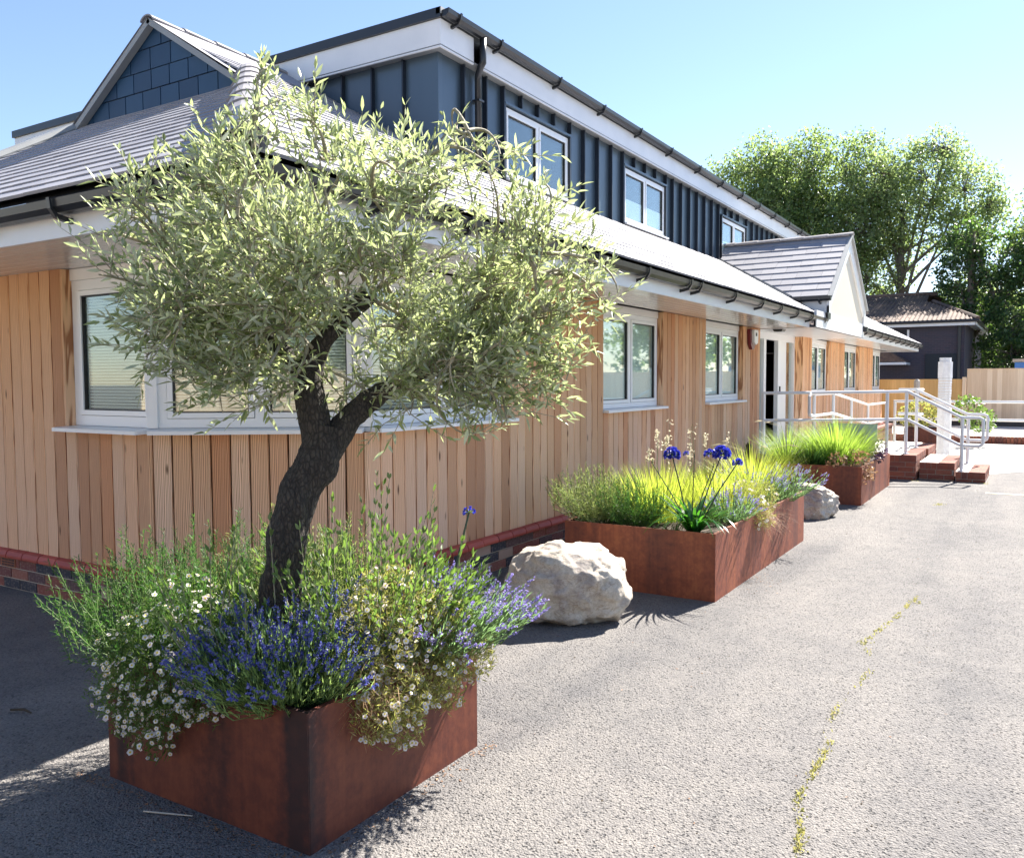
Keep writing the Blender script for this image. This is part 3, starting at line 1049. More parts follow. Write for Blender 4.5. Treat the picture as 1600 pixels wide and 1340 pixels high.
FS = plane_frame((XE, 0, ZE), (0, 1, 0), (-c2, 0, s2))      # side slope: x = world Y, y up slope, normal = +X side
LS = 2.15 / c2
LT = 4.17 / c2
kk = 2.6 / (2.89 / c2)
tiles(FS, [(-1, kk, -YE - 0.02), (0, 1, LT), (1, 0, 6.92), (0, 1, 2.89 / c2)], 40, 0.1745, YE, 7.0, 0.33, ROOF, merge=True)
tiles(FS, [(-1, 0, -5.2), (0, 1, LT), (1, 0, 6.92), (0, -1, -2.89 / c2)], 40, 0.1745, YE, 7.0, 0.33, ROOF, merge=True)
tiles(FS, [(-1, 0, -6.92), (0, 1, LS), (1, 0, 28.0)], 40, 0.1745, YE, 28.0, 0.33, ROOF, merge=True)


# hip and ridge cappings
def half_round(L, r, th=0.014, n=9, ang=1.9):
    prof = [(math.sin(-ang / 2 + ang * i / (n - 1)) * r, math.cos(-ang / 2 + ang * i / (n - 1)) * r - r * math.cos(ang / 2)) for i in range(n)]
    inner = [(x * 0.93, z - th) for x, z in prof][::-1]
    return prof + inner


def cappings(p0, p1, n, r, parent, name='ridge_tile', lift=0.012, ang=1.9):
    p0, p1 = Vector(p0), Vector(p1)
    d = p1 - p0
    L = d.length / n
    y = d.normalized()
    x = y.cross(Vector((0, 0, 1))).normalized()
    z = x.cross(y)
    for i in range(n):
        o = p0 + d * (i / n)
        F = Matrix(((x.x, y.x, z.x, o.x), (x.y, y.y, z.y, o.y), (x.z, y.z, z.z, o.z), (0, 0, 0, 1)))
        pr = half_round(L, r, ang=ang)
        b = MB().prism(pr, 0, L + 0.03, 'y', m=T((0, 0, 0)))
        # tilt so that the lower end rides over the next one
        b.v = [(vx * (1.06 - 0.08 * vy / L), vy, vz + lift * (1 - vy / L)) for vx, vy, vz in b.v]
        b.build(name, 'ridge_tile', parent, F, smooth=False)


cappings((XE + 0.0, YE - 0.0, ZE + 0.035), (-5.84, 5.2, ZE + TP * 2.89 + 0.045), 8, 0.145, ROOF, 'hip_tile', lift=0.010, ang=2.2)
cappings((-7.12, 5.1, ZE + TP * 4.17 + 0.02), (-7.12, 6.95, ZE + TP * 4.17 + 0.02), 5, 0.11, ROOF)
MB().box(-0.028, 0.028, -0.004, 0.004, -0.05, 0.13).build('hip_iron', 'galvanised', ROOF, T((XE - 0.04, YE - 0.02, ZE + 0.06)) @ Matrix.Rotation(math.radians(-8), 4, 'Z'))
MB().tube([(XE - 0.04, YE - 0.03, ZE + 0.01), (XE + 0.02, YE - 0.09, ZE - 0.03)], 0.10, 10).build('hip_end', 'black_plastic', ROOF)

# gablet with slate hung face
GY = 5.2
gx0, gx1, gap = -8.38, -5.84, Vector((-7.11, 4.90))
zb = ZE + TF_ * 2.6 + 0.015
MB().add([(gx0, GY, zb - 0.05), (gx1, GY, zb - 0.05), (-7.11, GY, 4.90)], [(0, 1, 2)]).build('gablet_wall', 'slate_edge', BL)
gp = 0.81 / 1.27
rows = [(0, 0.175), (0.175, 0.36), (0.36, 0.56), (0.56, 0.85)]
for ri, (a, b) in enumerate(rows):
    x = gx0 - (0.13 if ri % 2 else 0.0) - 0.02
    tw = 0.268 if ri < 2 else 0.30
    while x < gx1:
        pl_ = clip_poly([(x + 0.006, zb + a + 0.005), (x + tw - 0.006, zb + a + 0.005), (x + tw - 0.006, zb + b - 0.005), (x + 0.006, zb + b - 0.005)],
                        [(-gp, 1, zb - 0.03 - gp * gx0), (gp, 1, zb - 0.03 + gp * gx1)])
        x += tw
        if len(pl_) >= 3:
            MB().prism(pl_, GY - 0.012 - 0.002 * (ri % 2), GY - 0.002, 'y').build('hung_slate', 'blue_slate', BL)
for (a, b) in (((gx0 - 0.06, zb - 0.07), (-7.11, 4.93)), ((gx1 + 0.05, zb - 0.05), (-7.11, 4.93))):
    d = Vector((b[0] - a[0], b[1] - a[1])).normalized()
    n2 = Vector((-d.y, d.x)) * (1 if d.x > 0 else -1)
    q = [(a[0], a[1]), (b[0], b[1]), (b[0] - n2.x * 0.052, b[1] - n2.y * 0.052), (a[0] - n2.x * 0.052, a[1] - n2.y * 0.052)]
    if d.x < 0:
        q = q[::-1]
    MB().prism(q, GY - 0.09, GY - 0.02, 'y').build('verge_trim', 'verge_grey', BL)
for sx in (-1, 1):       # small pitched slopes behind the gablet face
    e = (gx0 - 0.05, zb - 0.05) if sx < 0 else (gx1 + 0.05, zb - 0.03)
    MB().add([(-7.11, GY - 0.1, 4.935), (e[0], GY - 0.1, e[1] + 0.01), (e[0], 7.0, e[1] + 0.01), (-7.11, 7.0, 4.935)], [(0, 1, 2, 3)]).build('gablet_slope', 'slate_tile', ROOF)
# left verge running down the front slope
MB().tube([(-8.36, GY, zb + 0.02), (-8.36, YE - 0.05, ZE + 0.03)], 0.05, 8).build('verge_trim', 'verge_grey', BL)

# ---- upper storey
XU, YU, ZU0, ZU1 = -5.10, 6.90, 3.70, 4.78
MB().box(-12.4, XU - 0.03, YU + 0.03, 22.8, 2.4, ZU1 - 0.001).build('upper_wall', 'slate_edge', BL)
UF = frame(XU, 0, 0, -1)
ULF = frame(XU, YU, -1, 0)
ys_ = [6.9]
wins = [(8.09, 9.59), (11.27, 12.83), (15.67, 17.2), (18.99, 20.5)]
seam_y = [7.29, 7.70, 8.05] + [8.43, 8.81, 9.20] + [9.62, 10.0, 10.41, 10.83, 11.22] + [11.62, 12.02, 12.42] + [12.86, 13.16, 13.54, 13.93, 14.31, 14.7, 15.1, 15.48] + [15.9, 16.28, 16.68, 17.25] + [17.65 + 0.39 * i for i in range(14)]
edges_ = [6.93] + seam_y
for i in range(len(edges_) - 1):
    a, b = edges_[i], edges_[i + 1]
    mid = (a + b) / 2
    inwin = next((w_ for w_ in wins if w_[0] - 0.02 < mid < w_[1] + 0.02), None)
    z0 = 4.63 if inwin else ZU0
    MB().box(-b + 0.001, -a - 0.001, -0.03, 0, z0, ZU1).build('metal_panel', 'zinc', BL, UF)
    MB().box(-b - 0.009, -b + 0.009, 0, 0.055, z0, ZU1 - 0.01).build('standing_seam', 'seam_shade', BL, UF)
xs_ = [0.0] + [0.41 + 0.41 * i for i in range(7)]
for i in range(len(xs_) - 1):
    MB().box(xs_[i] + 0.001, xs_[i + 1] - 0.001, -0.03, 0, 3.6, ZU1).build('metal_panel', 'zinc', BL, ULF)
    MB().box(xs_[i + 1] - 0.009, xs_[i + 1] + 0.009, 0, 0.05, 3.6, ZU1 - 0.01).build('standing_seam', 'seam_shade', BL, ULF)
MB().box(xs_[-1], 7.3, -0.03, -0.002, 2.6, ZU1).build('metal_panel', 'zinc', BL, ULF)
MB().box(-YU - 0.06, -YU + 0.004, -0.02, 0.006, ZU0, ZU1).build('corner_trim', 'zinc', BL, UF)
for i, (a, b) in enumerate(wins):
    window(UF, -b, -a, 3.80, 4.57, 2, yf=0.02, fr=0.04, sash=0.03, head=False, back='frost_sky_white' if i == 0 else 'pale_backing', frost=0.45 if i else None, sill_out=0.09)  # first window backed whiter, reflected sky put in as colour
    MB().box(-b - 0.03, -a + 0.03, 0.0, 0.06, 4.585, 4.61).build('head_flashing', 'zinc', BL, UF)
    for x in (-b - 0.02, -a + 0.02):
        MB().box(x - 0.018, x + 0.018, 0.0, 0.05, 3.76, 4.585).build('jamb_flashing', 'black_plastic', BL, UF)
MB().box(-12.5, XU + 0.13, YU - 0.13, 22.9, 4.782, 4.79).build('upper_soffit', 'verge_grey', BL)
MB().box(XU + 0.11, XU + 0.13, YU - 0.13, 7.34, 4.765, 5.03).build('upper_fascia', 'white_paint', BL)
MB().box(XU + 0.11, XU + 0.13, 7.50, 22.9, 4.765, 5.03).build('upper_fascia', 'white_paint', BL)
MB().box(-12.5, XU + 0.109, YU - 0.13, YU - 0.11, 4.765, 5.03).build('upper_fascia', 'white_paint', BL)
MB().box(-12.5, XU + 0.12, YU - 0.12, 22.85, 5.0, 5.06).build('upper_roof', 'lead', BL)
MB().box(-12.52, XU + 0.15, YU - 0.16, YU - 0.125, 5.032, 5.125).build('verge_trim', 'black_plastic', BL)
MB().box(XU + 0.10, XU + 0.16, YU - 0.16, 22.95, 5.062, 5.125).build('verge_trim', 'verge_grey', BL)
GU = frame(XU + 0.13, 0, 0, -1)
gutter(GU, -22.95, -6.76, 5.09, BL, [-y for y in (6.95, 7.7, 9.0, 10.2, 11.4, 12.6, 13.9, 15.1, 16.3, 17.5, 18.7, 19.9, 21.1, 22.3)])
dp = MB().tube([(XU + 0.19, 7.42, 5.06), (XU + 0.19, 7.42, 4.80), (XU + 0.16, 7.42, 4.76), (XU + 0.08, 7.50, 4.73), (XU + 0.06, 7.52, 4.68), (XU + 0.06, 7.52, 3.80)], 0.036, 10)
dp.build('downpipe', 'black_plastic', BL, smooth=True)
MB().box(-0.045, 0.045, -0.045, 0.045, 0, 0.02).build('pipe_clip', 'black_plastic', BL, T((XU + 0.06, 7.52, 4.45)))
dp2 = MB().tube([(XU + 0.19, 22.8, 5.06), (XU + 0.16, 22.8, 4.8), (XU + 0.06, 22.7, 4.68), (XU + 0.06, 22.7, 3.8)], 0.036, 8)
dp2.build('downpipe', 'black_plastic', BL, smooth=True)

# ---- porch with gable
PX, PYc, PZ, PE, PHW = -2.86, 16.02, 4.05, 2.87, 1.68
pk = (PZ - PE) / PHW
cp, sp_ = 1 / math.hypot(1, pk), pk / math.hypot(1, pk)
PL_ = PHW / cp
XJ = XE - (PZ - ZE) / TP
FP = plane_frame((0, PYc - PHW, PE), (1, 0, 0), (0, cp, sp_))
# keep the tiles outside the valley with the main slope
vx0 = XE - (PE - ZE) / TP
prf = MB()
prf.add([(vx0, PYc - PHW, PE - .02), (PX, PYc - PHW, PE - .02), (PX, PYc, PZ - .02), (XJ, PYc, PZ - .02)], [(0, 1, 2, 3)])
prf.add([(vx0, PYc + PHW, PE - .02), (PX, PYc + PHW, PE - .02), (PX, PYc, PZ - .02), (XJ, PYc, PZ - .02)], [(3, 2, 1, 0)])
PR_ = prf.build('porch_roof', 'gasket', BL)
kx = (vx0 - XJ) / PL_
tiles(FP, [(-1, -kx, -vx0 - 0.06), (1, 0, PX + 0.04), (0, 1, PL_)], 10, 0.212, XJ - 0.2, PX + 0.05, 0.42, PR_)
FP2 = plane_frame((0, PYc + PHW, PE), (-1, 0, 0), (0, -cp, sp_))
tiles(FP2, [(1, -kx, -vx0 - 0.06), (-1, 0, PX + 0.04), (0, 1, PL_)], 10, 0.212, -PX - 0.05, -XJ + 0.2, 0.42, PR_, merge=True)
cappings((PX + 0.05, PYc, PZ + 0.025), (XJ - 0.1, PYc, PZ + 0.025), 7, 0.12, PR_, ang=1.7)
MB().tube([(vx0 + 0.05, PYc - PHW - 0.02, PE - 0.0), (XJ, PYc, PZ + 0.0)], 0.045, 6).build('valley_flashing', 'lead', BL)
MB().add([(vx0, PYc - PHW - 0.05, PE + 0.0), (XJ - 0.05, PYc - 0.05, PZ + 0.0), (XJ - 0.22, PYc - 0.2, PZ - 0.05), (vx0 - 0.18, PYc - PHW - 0.2, PE - 0.07)], [(0, 1, 2, 3)]).build('valley_flashing', 'lead', BL, T((0, 0, 0.035)))
# gable face
zg = 2.336
MB().prism([(PYc - PHW + 0.12, zg), (PYc + PHW - 0.12, zg), (PYc + PHW - 0.12, PE - 0.05), (PYc, PZ - 0.13), (PYc - PHW + 0.12, PE - 0.05)], PX - 0.06, PX - 0.035, 'x').build('gable_panel', 'cream_paint', BL)
MB().prism([(13.52, zg), (PYc - PHW + 0.12, zg), (PYc - PHW + 0.12, 2.60), (13.52, 2.50)], PX - 0.06, PX - 0.036, 'x').build('gable_panel', 'white_paint', BL)
MB().box(PX - 0.06, PX - 0.02, 13.52, 17.7, zg, 2.60).build('porch_beam', 'white_paint', BL)
for sg in (-1, 1):
    a = (PYc + sg * (PHW + 0.02), PE - 0.02)
    b = (PYc, PZ + 0.0)
    q = [a, b, (b[0], b[1] - 0.27), (a[0], a[1] - 0.24)]
    if sg > 0:
        q = q[::-1]
    MB().prism(q, PX - 0.034, PX + 0.0, 'x').build('bargeboard', 'white_paint', BL)
    MB().box(PX - 0.034, PX - 0.001, *sorted((PYc + sg * (PHW + 0.02), PYc + sg * (PHW - 0.14))), 2.56, PE - 0.15).build('bargeboard_foot', 'white_paint', BL)
    q2 = [(a[0], a[1]), (b[0], b[1]), (b[0], b[1] + 0.035), (a[0] + sg * 0.02, a[1] + 0.03)]
    if sg > 0:
        q2 = q2[::-1]
    MB().prism(q2, PX - 0.02, PX + 0.045, 'x').build('verge_trim', 'verge_grey', BL)
MB().box(-3.75, PX - 0.035, PYc - PHW + 0.0, PYc - PHW + 0.02, 2.50, PE - 0.06).build('porch_cheek', 'white_paint', BL)
MB().box(-3.75, PX - 0.035, PYc + PHW - 0.02, PYc + PHW, 2.50, PE - 0.06).build('porch_cheek', 'white_paint', BL)
gutter(frame(0, PYc - PHW, -1, 0), -PX - 0.03, 3.55, 2.855, BL, [3.0, 3.3])
MB().prism([(14.18, 2.50), (14.36, 2.50), (14.36, 2.60), (14.12, 2.60)], PX - 0.28, PX + 0.02, 'x').build('gutter_return', 'black_plastic', BL)
MB().prism([(17.58, 2.45), (17.74, 2.45), (17.74, 2.55), (17.58, 2.55)], PX - 0.1, PX + 0.05, 'x').build('gutter_end', 'black_plastic', BL)

# alarm box
al = thing('alarm_box', 'white and dark red alarm sounder box fixed high on the timber wall by the entrance', 'alarm', (XW + 0.02, 12.95, 2.05))
MB().prism([(-0.13, 0.08), (-0.04, 0.0), (0.04, 0.0), (0.13, 0.08), (0.15, 0.25), (0.14, 0.30), (-0.14, 0.30), (-0.15, 0.25)], 0, 0.05, 'x').build('back_plate', 'alarm_red', al, T((XW + 0.005, 12.93, 2.0)))
MB().prism([(-0.09, 0.10), (0.0, 0.07), (0.09, 0.10), (0.11, 0.26), (0.09, 0.295), (-0.09, 0.295), (-0.11, 0.26)], 0, 0.04, 'x').build('cover', 'alarm_white', al, T((XW + 0.056, 12.95, 2.0)))
MB().prism([(-0.03, 0.20), (0.03, 0.20), (0.03, 0.25), (-0.03, 0.25)], 0, 0.003, 'x').build('badge', 'gasket', al, T((XW + 0.0965, 12.95, 2.0)))

# ------------------------------------------------------------------ entrance steps
ST = thing('entrance_steps', 'red brick entrance landing and steps with pale concrete treads', 'steps', (-1.6, 14.6, 0))


def brick_block(x0, x1, y0, y1, ztop, tread=True, soldiers_x=True, end_bricks=True, core=True):
    """block faced in brick on the -Y and +X sides, brick-on-edge top course"""
    if core:
        MB().box(x0, x1 - 0.012, y0 + 0.012, y1, -0.02, ztop - 0.02).build('brick_core', 'mortar', ST)
    F = Matrix(((1, 0, 0, 0), (0, 1, 0, y0), (0, 0, 1, 0), (0, 0, 0, 1)))
    n = round((x1 - x0) / 0.076)
    wd = (x1 - x0) / n
    key = ('s', round(wd, 4))
    if key not in pbs:
        pbs[key] = MB().box(0.004, wd - 0.004, 0, 0.03, 0.0, 0.098).mesh('brick', 'red_brick')
    for i in range(n):
        inst('brick', pbs[key], ST, T((x0 + i * wd, y0 + RR.uniform(-0.002, 0.002), ztop - 0.104)))
    z = ztop - 0.108
    j = 0
    while z > 0.01:
        h = min(0.075, z)
        x = x0 - 0.11 * (j % 2)
        while x < x1 - 0.02:
            a, b = max(x, x0), min(x + 0.225, x1)
            if b - a > 0.03:
                MB().box(a + 0.005, b - 0.005, y0 + RR.uniform(-0.002, 0.002), y0 + 0.03, z - h + 0.006, z - 0.004).build('brick', 'red_brick', ST)
            x += 0.225
        z -= h
        j += 1
    m_ = round((y1 - y0) / 0.076)
    wy = (y1 - y0) / m_
    key = ('e', round(wy, 4))
    if key not in pbs:
        pbs[key] = MB().box(-0.215, 0, 0.004, wy - 0.004, 0.0, 0.100).mesh('brick', 'red_brick')
    for i in range(m_):
        inst('brick', pbs[key], ST, T((x1 + RR.uniform(-0.002, 0.002), y0 + i * wy, ztop - 0.1)))
    z = ztop - 0.108
    j = 0
    while z > 0.01:
        h = min(0.075, z)
        y = y0 + 0.03 - 0.11 * (j % 2)
        while y < y1 - 0.02:
            a, b = max(y, y0 + 0.03), min(y + 0.225, y1)
            if b - a > 0.03:
                MB().box(x1 - 0.03, x1 + RR.uniform(-0.002, 0.002), a + 0.005, b - 0.005, z - h + 0.006, z - 0.004).build('brick', 'red_brick', ST)
            y += 0.225
        z -= h
        j += 1
    MB().box(x0, x1 - 0.218, y0 + 0.031, y1, ztop - 0.019, ztop - 0.002).build('tread_slab', 'concrete', ST)


MB().prism([(-3.72, 13.45), (-2.62, 13.85), (-2.6, 14.2), (-1.76, 14.2), (-1.76, 17.2), (-3.72, 17.2)], 0, 0.376).build('landing_slab', 'concrete', ST)
brick_block(-2.58, -1.53, 14.16, 15.55, 0.38)
brick_block(-2.0, -1.50, 15.56, 16.9, 0.385)
brick_block(-1.50, -1.02, 14.32, 15.9, 0.27)
brick_block(-1.00, -0.61, 14.24, 15.72, 0.155)
MB().prism([(17.2, 0.0), (21.6, 0.0), (21.6, 0.06), (17.2, 0.376)], -3.72, -3.06, 'x').build('ramp_slab', 'concrete', ST)
rw = thing('ramp_wall', 'low red brick wall along the entrance ramp behind the landing', 'wall', (-2.95, 19.4, 0))
MB().box(-3.04, -2.86, 17.3, 21.6, 0, 0.44).build('brick_core', 'mortar', rw)
for j in range(6):
    y = 17.3 - 0.11 * (j % 2)
    while y < 21.6:
        a, b = max(y, 17.3), min(y + 0.225, 21.6)
        if b - a > 0.03:
            MB().box(-2.87, -2.85 + RR.uniform(-0.002, 0.002), a + 0.005, b - 0.005, j * 0.075 + 0.005, j * 0.075 + 0.07).build('brick', 'red_brick', rw)
        y += 0.225
MB().box(-3.06, -2.84, 17.28, 21.62, 0.45, 0.50).build('coping', 'red_brick', rw)


def rail(label, posts, runs, loc, r=0.024, group=None, name='handrail', bases=True):
    t = thing(name, label, 'handrail', loc, group)
    for (x, y, z0, z1) in posts:
        p = MB().tube([(x, y, z0), (x, y, z1)], r * 1.05, 10).build('post', 'white_paint', t, smooth=False)
        if bases:
            MB().tube([(x, y, z0), (x, y, z0 + 0.015)], r * 2, 10).build('base_plate', 'white_paint', p)
    for nm, pts_ in runs:
        MB().tube(pts_, r, 10).build(nm, 'white_paint', t)
    return t


def stair_rail(y, x0, label, start, zl, loc):
    # from landing post down the steps to the closed loop
    x1, x2 = -0.93, -0.655
    z0a, z0b = zl, 0.96
    posts = [(x0, y, 0.378, z0a), (x1, y, 0.153, z0b)]
    runs = [('top_rail', start + [(x0, y, z0a), (x0 + 0.03, y, z0a - 0.01), (x1 - 0.02, y, z0b + 0.005), (x1 + 0.03, y, z0b), (x2 - 0.05, y, z0b), (x2 - 0.01, y, z0b - 0.02), (x2, y, z0b - 0.06), (x2, y, 0.60), (x2 - 0.01, y, 0.56), (x2 - 0.05, y, 0.54), (x1, y, 0.54)]),
            ('lower_rail', [(q[0], q[1], q[2] - 0.43) for q in start] + [(x0, y, z0a - 0.43), (x0 + 0.03, y, z0a - 0.44), (x1 - 0.02, y, 0.54)])]
    return posts, runs


p, rn = stair_rail(14.34, -1.70, '', [(-3.66, 13.46, 1.33), (-3.0, 13.76, 1.335), (-1.98, 14.22, 1.345)], 1.35, None)
p += [(-3.66, 13.46, 0.37, 1.33), (-1.96, 14.23, 0.376, 1.345)]
rail('white tubular handrail along the landing front and down the near side of the steps', p, rn, (-1.7, 14.34, 0.37), group='white handrails')
p, rn = stair_rail(15.66, -1.70, '', [(-2.1, 16.6, 1.35), (-1.70, 16.6, 1.35)], 1.35, None)
rail('white tubular handrail down the far side of the entrance steps', p, rn, (-1.7, 15.66, 0.37), group='white handrails')
# ramp rail
X = -3.0
p = [(X, 14.0, 0.37, 1.32), (X, 15.5, 0.37, 1.30), (X, 17.2, 0.37, 1.17), (X, 19.1, 0.2, 1.0), (X, 21.6, 0.05, 0.98)]
rn = [('top_rail', [(X, 13.72, 0.98), (X, 13.66, 1.02), (X, 13.66, 1.27), (X, 13.72, 1.32), (X, 15.5, 1.30), (X, 19.1, 1.0), (X, 21.6, 0.98)]),
      ('lower_rail', [(X, 13.72, 0.98), (X, 14.0, 0.96), (X, 15.5, 0.95), (X, 19.1, 0.60), (X, 21.6, 0.56)])]
rail('white tubular handrail sloping down beside the ramp along the timber wall', p, rn, (X, 15.5, 0.37), group='white handrails')
p = [(x, 22.7, 0, 1.0) for x in (-2.95, -1.9, 0.6, 2.6, 4.6, 6.6)]
rn = [('top_rail', [(-2.98, 22.7, 0.99), (7, 22.7, 1.0)]), ('lower_rail', [(-2.98, 22.7, 0.57), (7, 22.7, 0.57)])]
rail('long level white double rail barrier in front of the wooden fences', p, rn, (-2, 22.7, 0), r=0.032, group='white handrails', name='barrier_rail')

# white painted pier
PSC = Matrix.Diagonal((0.68, 0.68, 1, 1))
pr = thing('white_pier', 'white painted masonry pier with stepped cap standing behind the steps', 'pillar', (-1.43, 17.5, 0))
MB().prism([(-0.17, -0.13), (0.0, -0.17), (0.15, -0.14), (0.17, 0.0), (0.15, 0.14), (-0.15, 0.15), (-0.18, 0.0)], 0, 1.0).build('shaft', 'pier_paint', pr, T((-1.43, 17.5, 0)) @ PSC)
for i in range(11):
    e = RR.uniform(-0.006, 0.007)
    MB().prism([(-0.165, -0.12), (-0.05, -0.155), (0.12 + e, -0.14), (0.15 + e, 0.0), (0.13, 0.13), (-0.15, 0.14)], 0.003, 0.047).build('course', 'pier_paint', pr, T((-1.43 + e * 0.4, 17.5, 1.0 + i * 0.05)) @ PSC)
MB().prism([(-0.175, -0.12), (-0.05, -0.165), (0.13, -0.15), (0.17, 0.0), (0.14, 0.14), (-0.16, 0.15)], 0, 0.30).build('head', 'pier_paint', pr, T((-1.43, 17.5, 1.55)) @ PSC)
MB().prism([(-0.145, -0.10), (-0.05, -0.135), (0.11, -0.12), (0.14, 0.0), (0.12, 0.12), (-0.14, 0.12)], 0, 0.075).build('cap', 'pier_paint', pr, T((-1.43, 17.5, 1.85)) @ PSC)
MB().box(0.09, 0.12, -0.146, -0.13, 0.08, 0.17).build('slot', 'post_grey', pr, T((-1.43, 17.5, 1.55)) @ PSC)

# tilted grey-green panel and small dark ornament near the door
tp = MB().box(-0.38, 0.38, -0.01, 0.01, 0, 0.30).build('tilted_panel', 'green_panel', None, T((-2.55, 14.7, 0.52)) @ Matrix.Rotation(math.radians(-12), 4, 'X'))
tag(tp, 'grey green rectangular panel leaning on the landing behind the lime grass', 'panel')
MB().box(-0.36, 0.36, -0.03, 0.0, -0.14, 0.0).build('stand', 'post_grey', tp, T((-2.55, 14.72, 0.52)))
od = MB()
od.tube([(0, 0, 0), (0, 0.0, 0.06), (0.0, -0.01, 0.16), (0, 0.01, 0.22)], [0.05, 0.055, 0.04, 0.045], 8).tube([(0, 0.03, 0.2), (0, 0.05, 0.27)], [0.018, 0.004], 5).tube([(0, -0.03, 0.2), (0, -0.05, 0.26)], [0.018, 0.004], 5)
tag(od.build('ornament', 'dark_ornament', None, T((-3.62, 12.55, 0.36)), smooth=True), 'small dark eared ornament against the timber wall left of the entrance', 'ornament')
MB().box(-0.08, 0.08, -0.08, 0.08, 0, 0.36).build('plinth', 'red_brick', bpy.data.objects['ornament'], T((-3.62, 12.55, 0)))

# ------------------------------------------------------------------ planters


def planter(x0, x1, y0, y1, h, label, CM='corten'):
    t = thing('corten_planter', label, 'planter', ((x0 + x1) / 2, (y0 + y1) / 2, 0), 'rusted steel planters')
    e = 0.004
    MB().box(x0, x1, y0, y0 + e, 0, h).build('side_panel', CM, t)
    MB().box(x0, x1, y1 - e, y1, 0, h).build('side_panel', CM, t)
    MB().box(x1 - e, x1 + 0.0015, y0 + e, y1 - e, 0, h - 0.001).build('side_panel', CM, t)
    MB().box(x0 - 0.0015, x0 + e, y0 + e, y1 - e, 0, h - 0.001).build('side_panel', CM, t)
    f = 0.022
    MB().box(x0 + e, x1 - e, y0 + e, y0 + f, h - 0.006, h - 0.002).box(x0 + e, x1 - e, y1 - f, y1 - e, h - 0.006, h - 0.002).box(x1 - f, x1 - e, y0 + f, y1 - f, h - 0.006, h - 0.002).box(x0 + e, x0 + f, y0 + f, y1 - f, h - 0.006, h - 0.002).build('rim', CM, t)
    s_ = MB()
    n = 14
    for j in range(n + 1):
        for i in range(n + 1):
            x, y = x0 + e + (x1 - x0 - 2 * e) * i / n, y0 + e + (y1 - y0 - 2 * e) * j / n
            s_.v.append((x, y, h - 0.05 + 0.03 * noise.noise(Vector((x * 6, y * 6, 1)))))
    for j in range(n):
        for i in range(n):
            s_.f.append([j * (n + 1) + i, j * (n + 1) + i + 1, (j + 1) * (n + 1) + i + 1, (j + 1) * (n + 1) + i])
            s_.mi.append(0)
    s_.build('soil', 'soil', t, smooth=True)
    return t


planter(-3.07, -1.985, 1.94, 2.92, 0.475, 'rusted steel planter in the foreground holding the olive tree')
planter(-3.05, -1.87, 5.70, 8.35, 0.48, 'long rusted steel planter with yellow grasses and blue agapanthus beside the pale boulder', 'corten_orange')
planter(-2.95, -1.79, 11.0, 13.35, 0.475, 'rusted steel planter with lime green grass in front of the brick steps', 'corten_orange')
planter(-2.56, -1.86, 21.2, 21.9, 0.42, 'small distant rusted steel planter near the kerb behind the white pier')

# ------------------------------------------------------------------ boulders


def boulder(loc, size, seed, label, cuts, squash=1.0):
    bpy_m = bpy.data.meshes.new('boulder')
    import bmesh
    bm = bmesh.new()
    bmesh.ops.create_icosphere(bm, subdivisions=6, radius=1.0)
    off = Vector((seed * 3.1, seed * 1.7, seed))
    for v_ in bm.verts:
        p = v_.co.copy()
        r_ = 1 + 0.16 * noise.noise(p * 1.1 + off) + 0.05 * noise.noise(p * 2.6 + off)
        q = p * r_
        for (nx_, ny_, nz_, d, soft) in cuts:
            n_ = Vector((nx_, ny_, nz_)).normalized()
            e = q.dot(n_) - d
            if e > 0:
                q -= n_ * e * soft
        rid = 1 - abs(noise.noise(q * 2.3 + off * 2))
        sl_ = noise.noise(q * 3.4 + off * 1.3)
        q += p * (0.05 * (rid ** 5) + 0.055 * max(0.0, min(1.0, sl_ * 5)) + 0.018 * max(0.0, min(1.0, noise.noise(q * 4.4 - off) * 12)) + 0.007 * noise.noise(q * 9 + off) + 0.004 * noise.noise(q * 22 + off))
        q.z = q.z if q.z > -0.72 else -0.72 + (q.z + 0.72) * 0.15
        v_.co = Vector((q.x * size[0], q.y * size[1], (q.z + 0.74) / 1.74 * size[2] * 1.0))
    bm.to_mesh(bpy_m)
    bm.free()
    bpy_m.materials.append(M['limestone'])
    bpy_m.polygons.foreach_set('use_smooth', [True] * len(bpy_m.polygons))
    o = bpy.data.objects.new('boulder', bpy_m)
    put(o, None, T(loc) @ Matrix.Rotation(math.radians(30), 4, 'Z'))
    tag(o, label, 'boulder', 'pale limestone boulders')
    return o


boulder((-2.59, 4.86, -0.01), (0.39, 0.37, 0.50), 3, 'large pale limestone boulder between the two nearest rusted planters',
        [(0.1, -1, -0.12, 0.72, 0.85), (0.55, -0.85, 0.4, 0.92, 0.6), (-0.2, -0.5, -1, 0.78, 0.9), (-0.9, -0.3, 0.6, 0.86, 0.5), (0.9, -0.2, 0.25, 0.93, 0.7), (0.2, -0.6, -0.8, 0.8, 0.8), (-0.6, -0.8, 0.1, 0.85, 0.7)])
boulder((-2.15, 9.9, -0.01), (0.29, 0.30, 0.38), 8, 'smaller grey boulder between the second and third rusted planters',
        [(0.6, -0.8, 0.1, 0.75, 0.9), (-0.5, -0.9, 0.3, 0.7, 0.9), (0.2, -0.1, 1, 0.85, 0.8)])

# ------------------------------------------------------------------ plants


def in_blobs(P, blobs, k=1.0):
    ok = np.zeros(len(P), bool)
    for c, r in blobs:
        ok |= np.linalg.norm(P - np.array(c), axis=1) < r * k
    return ok


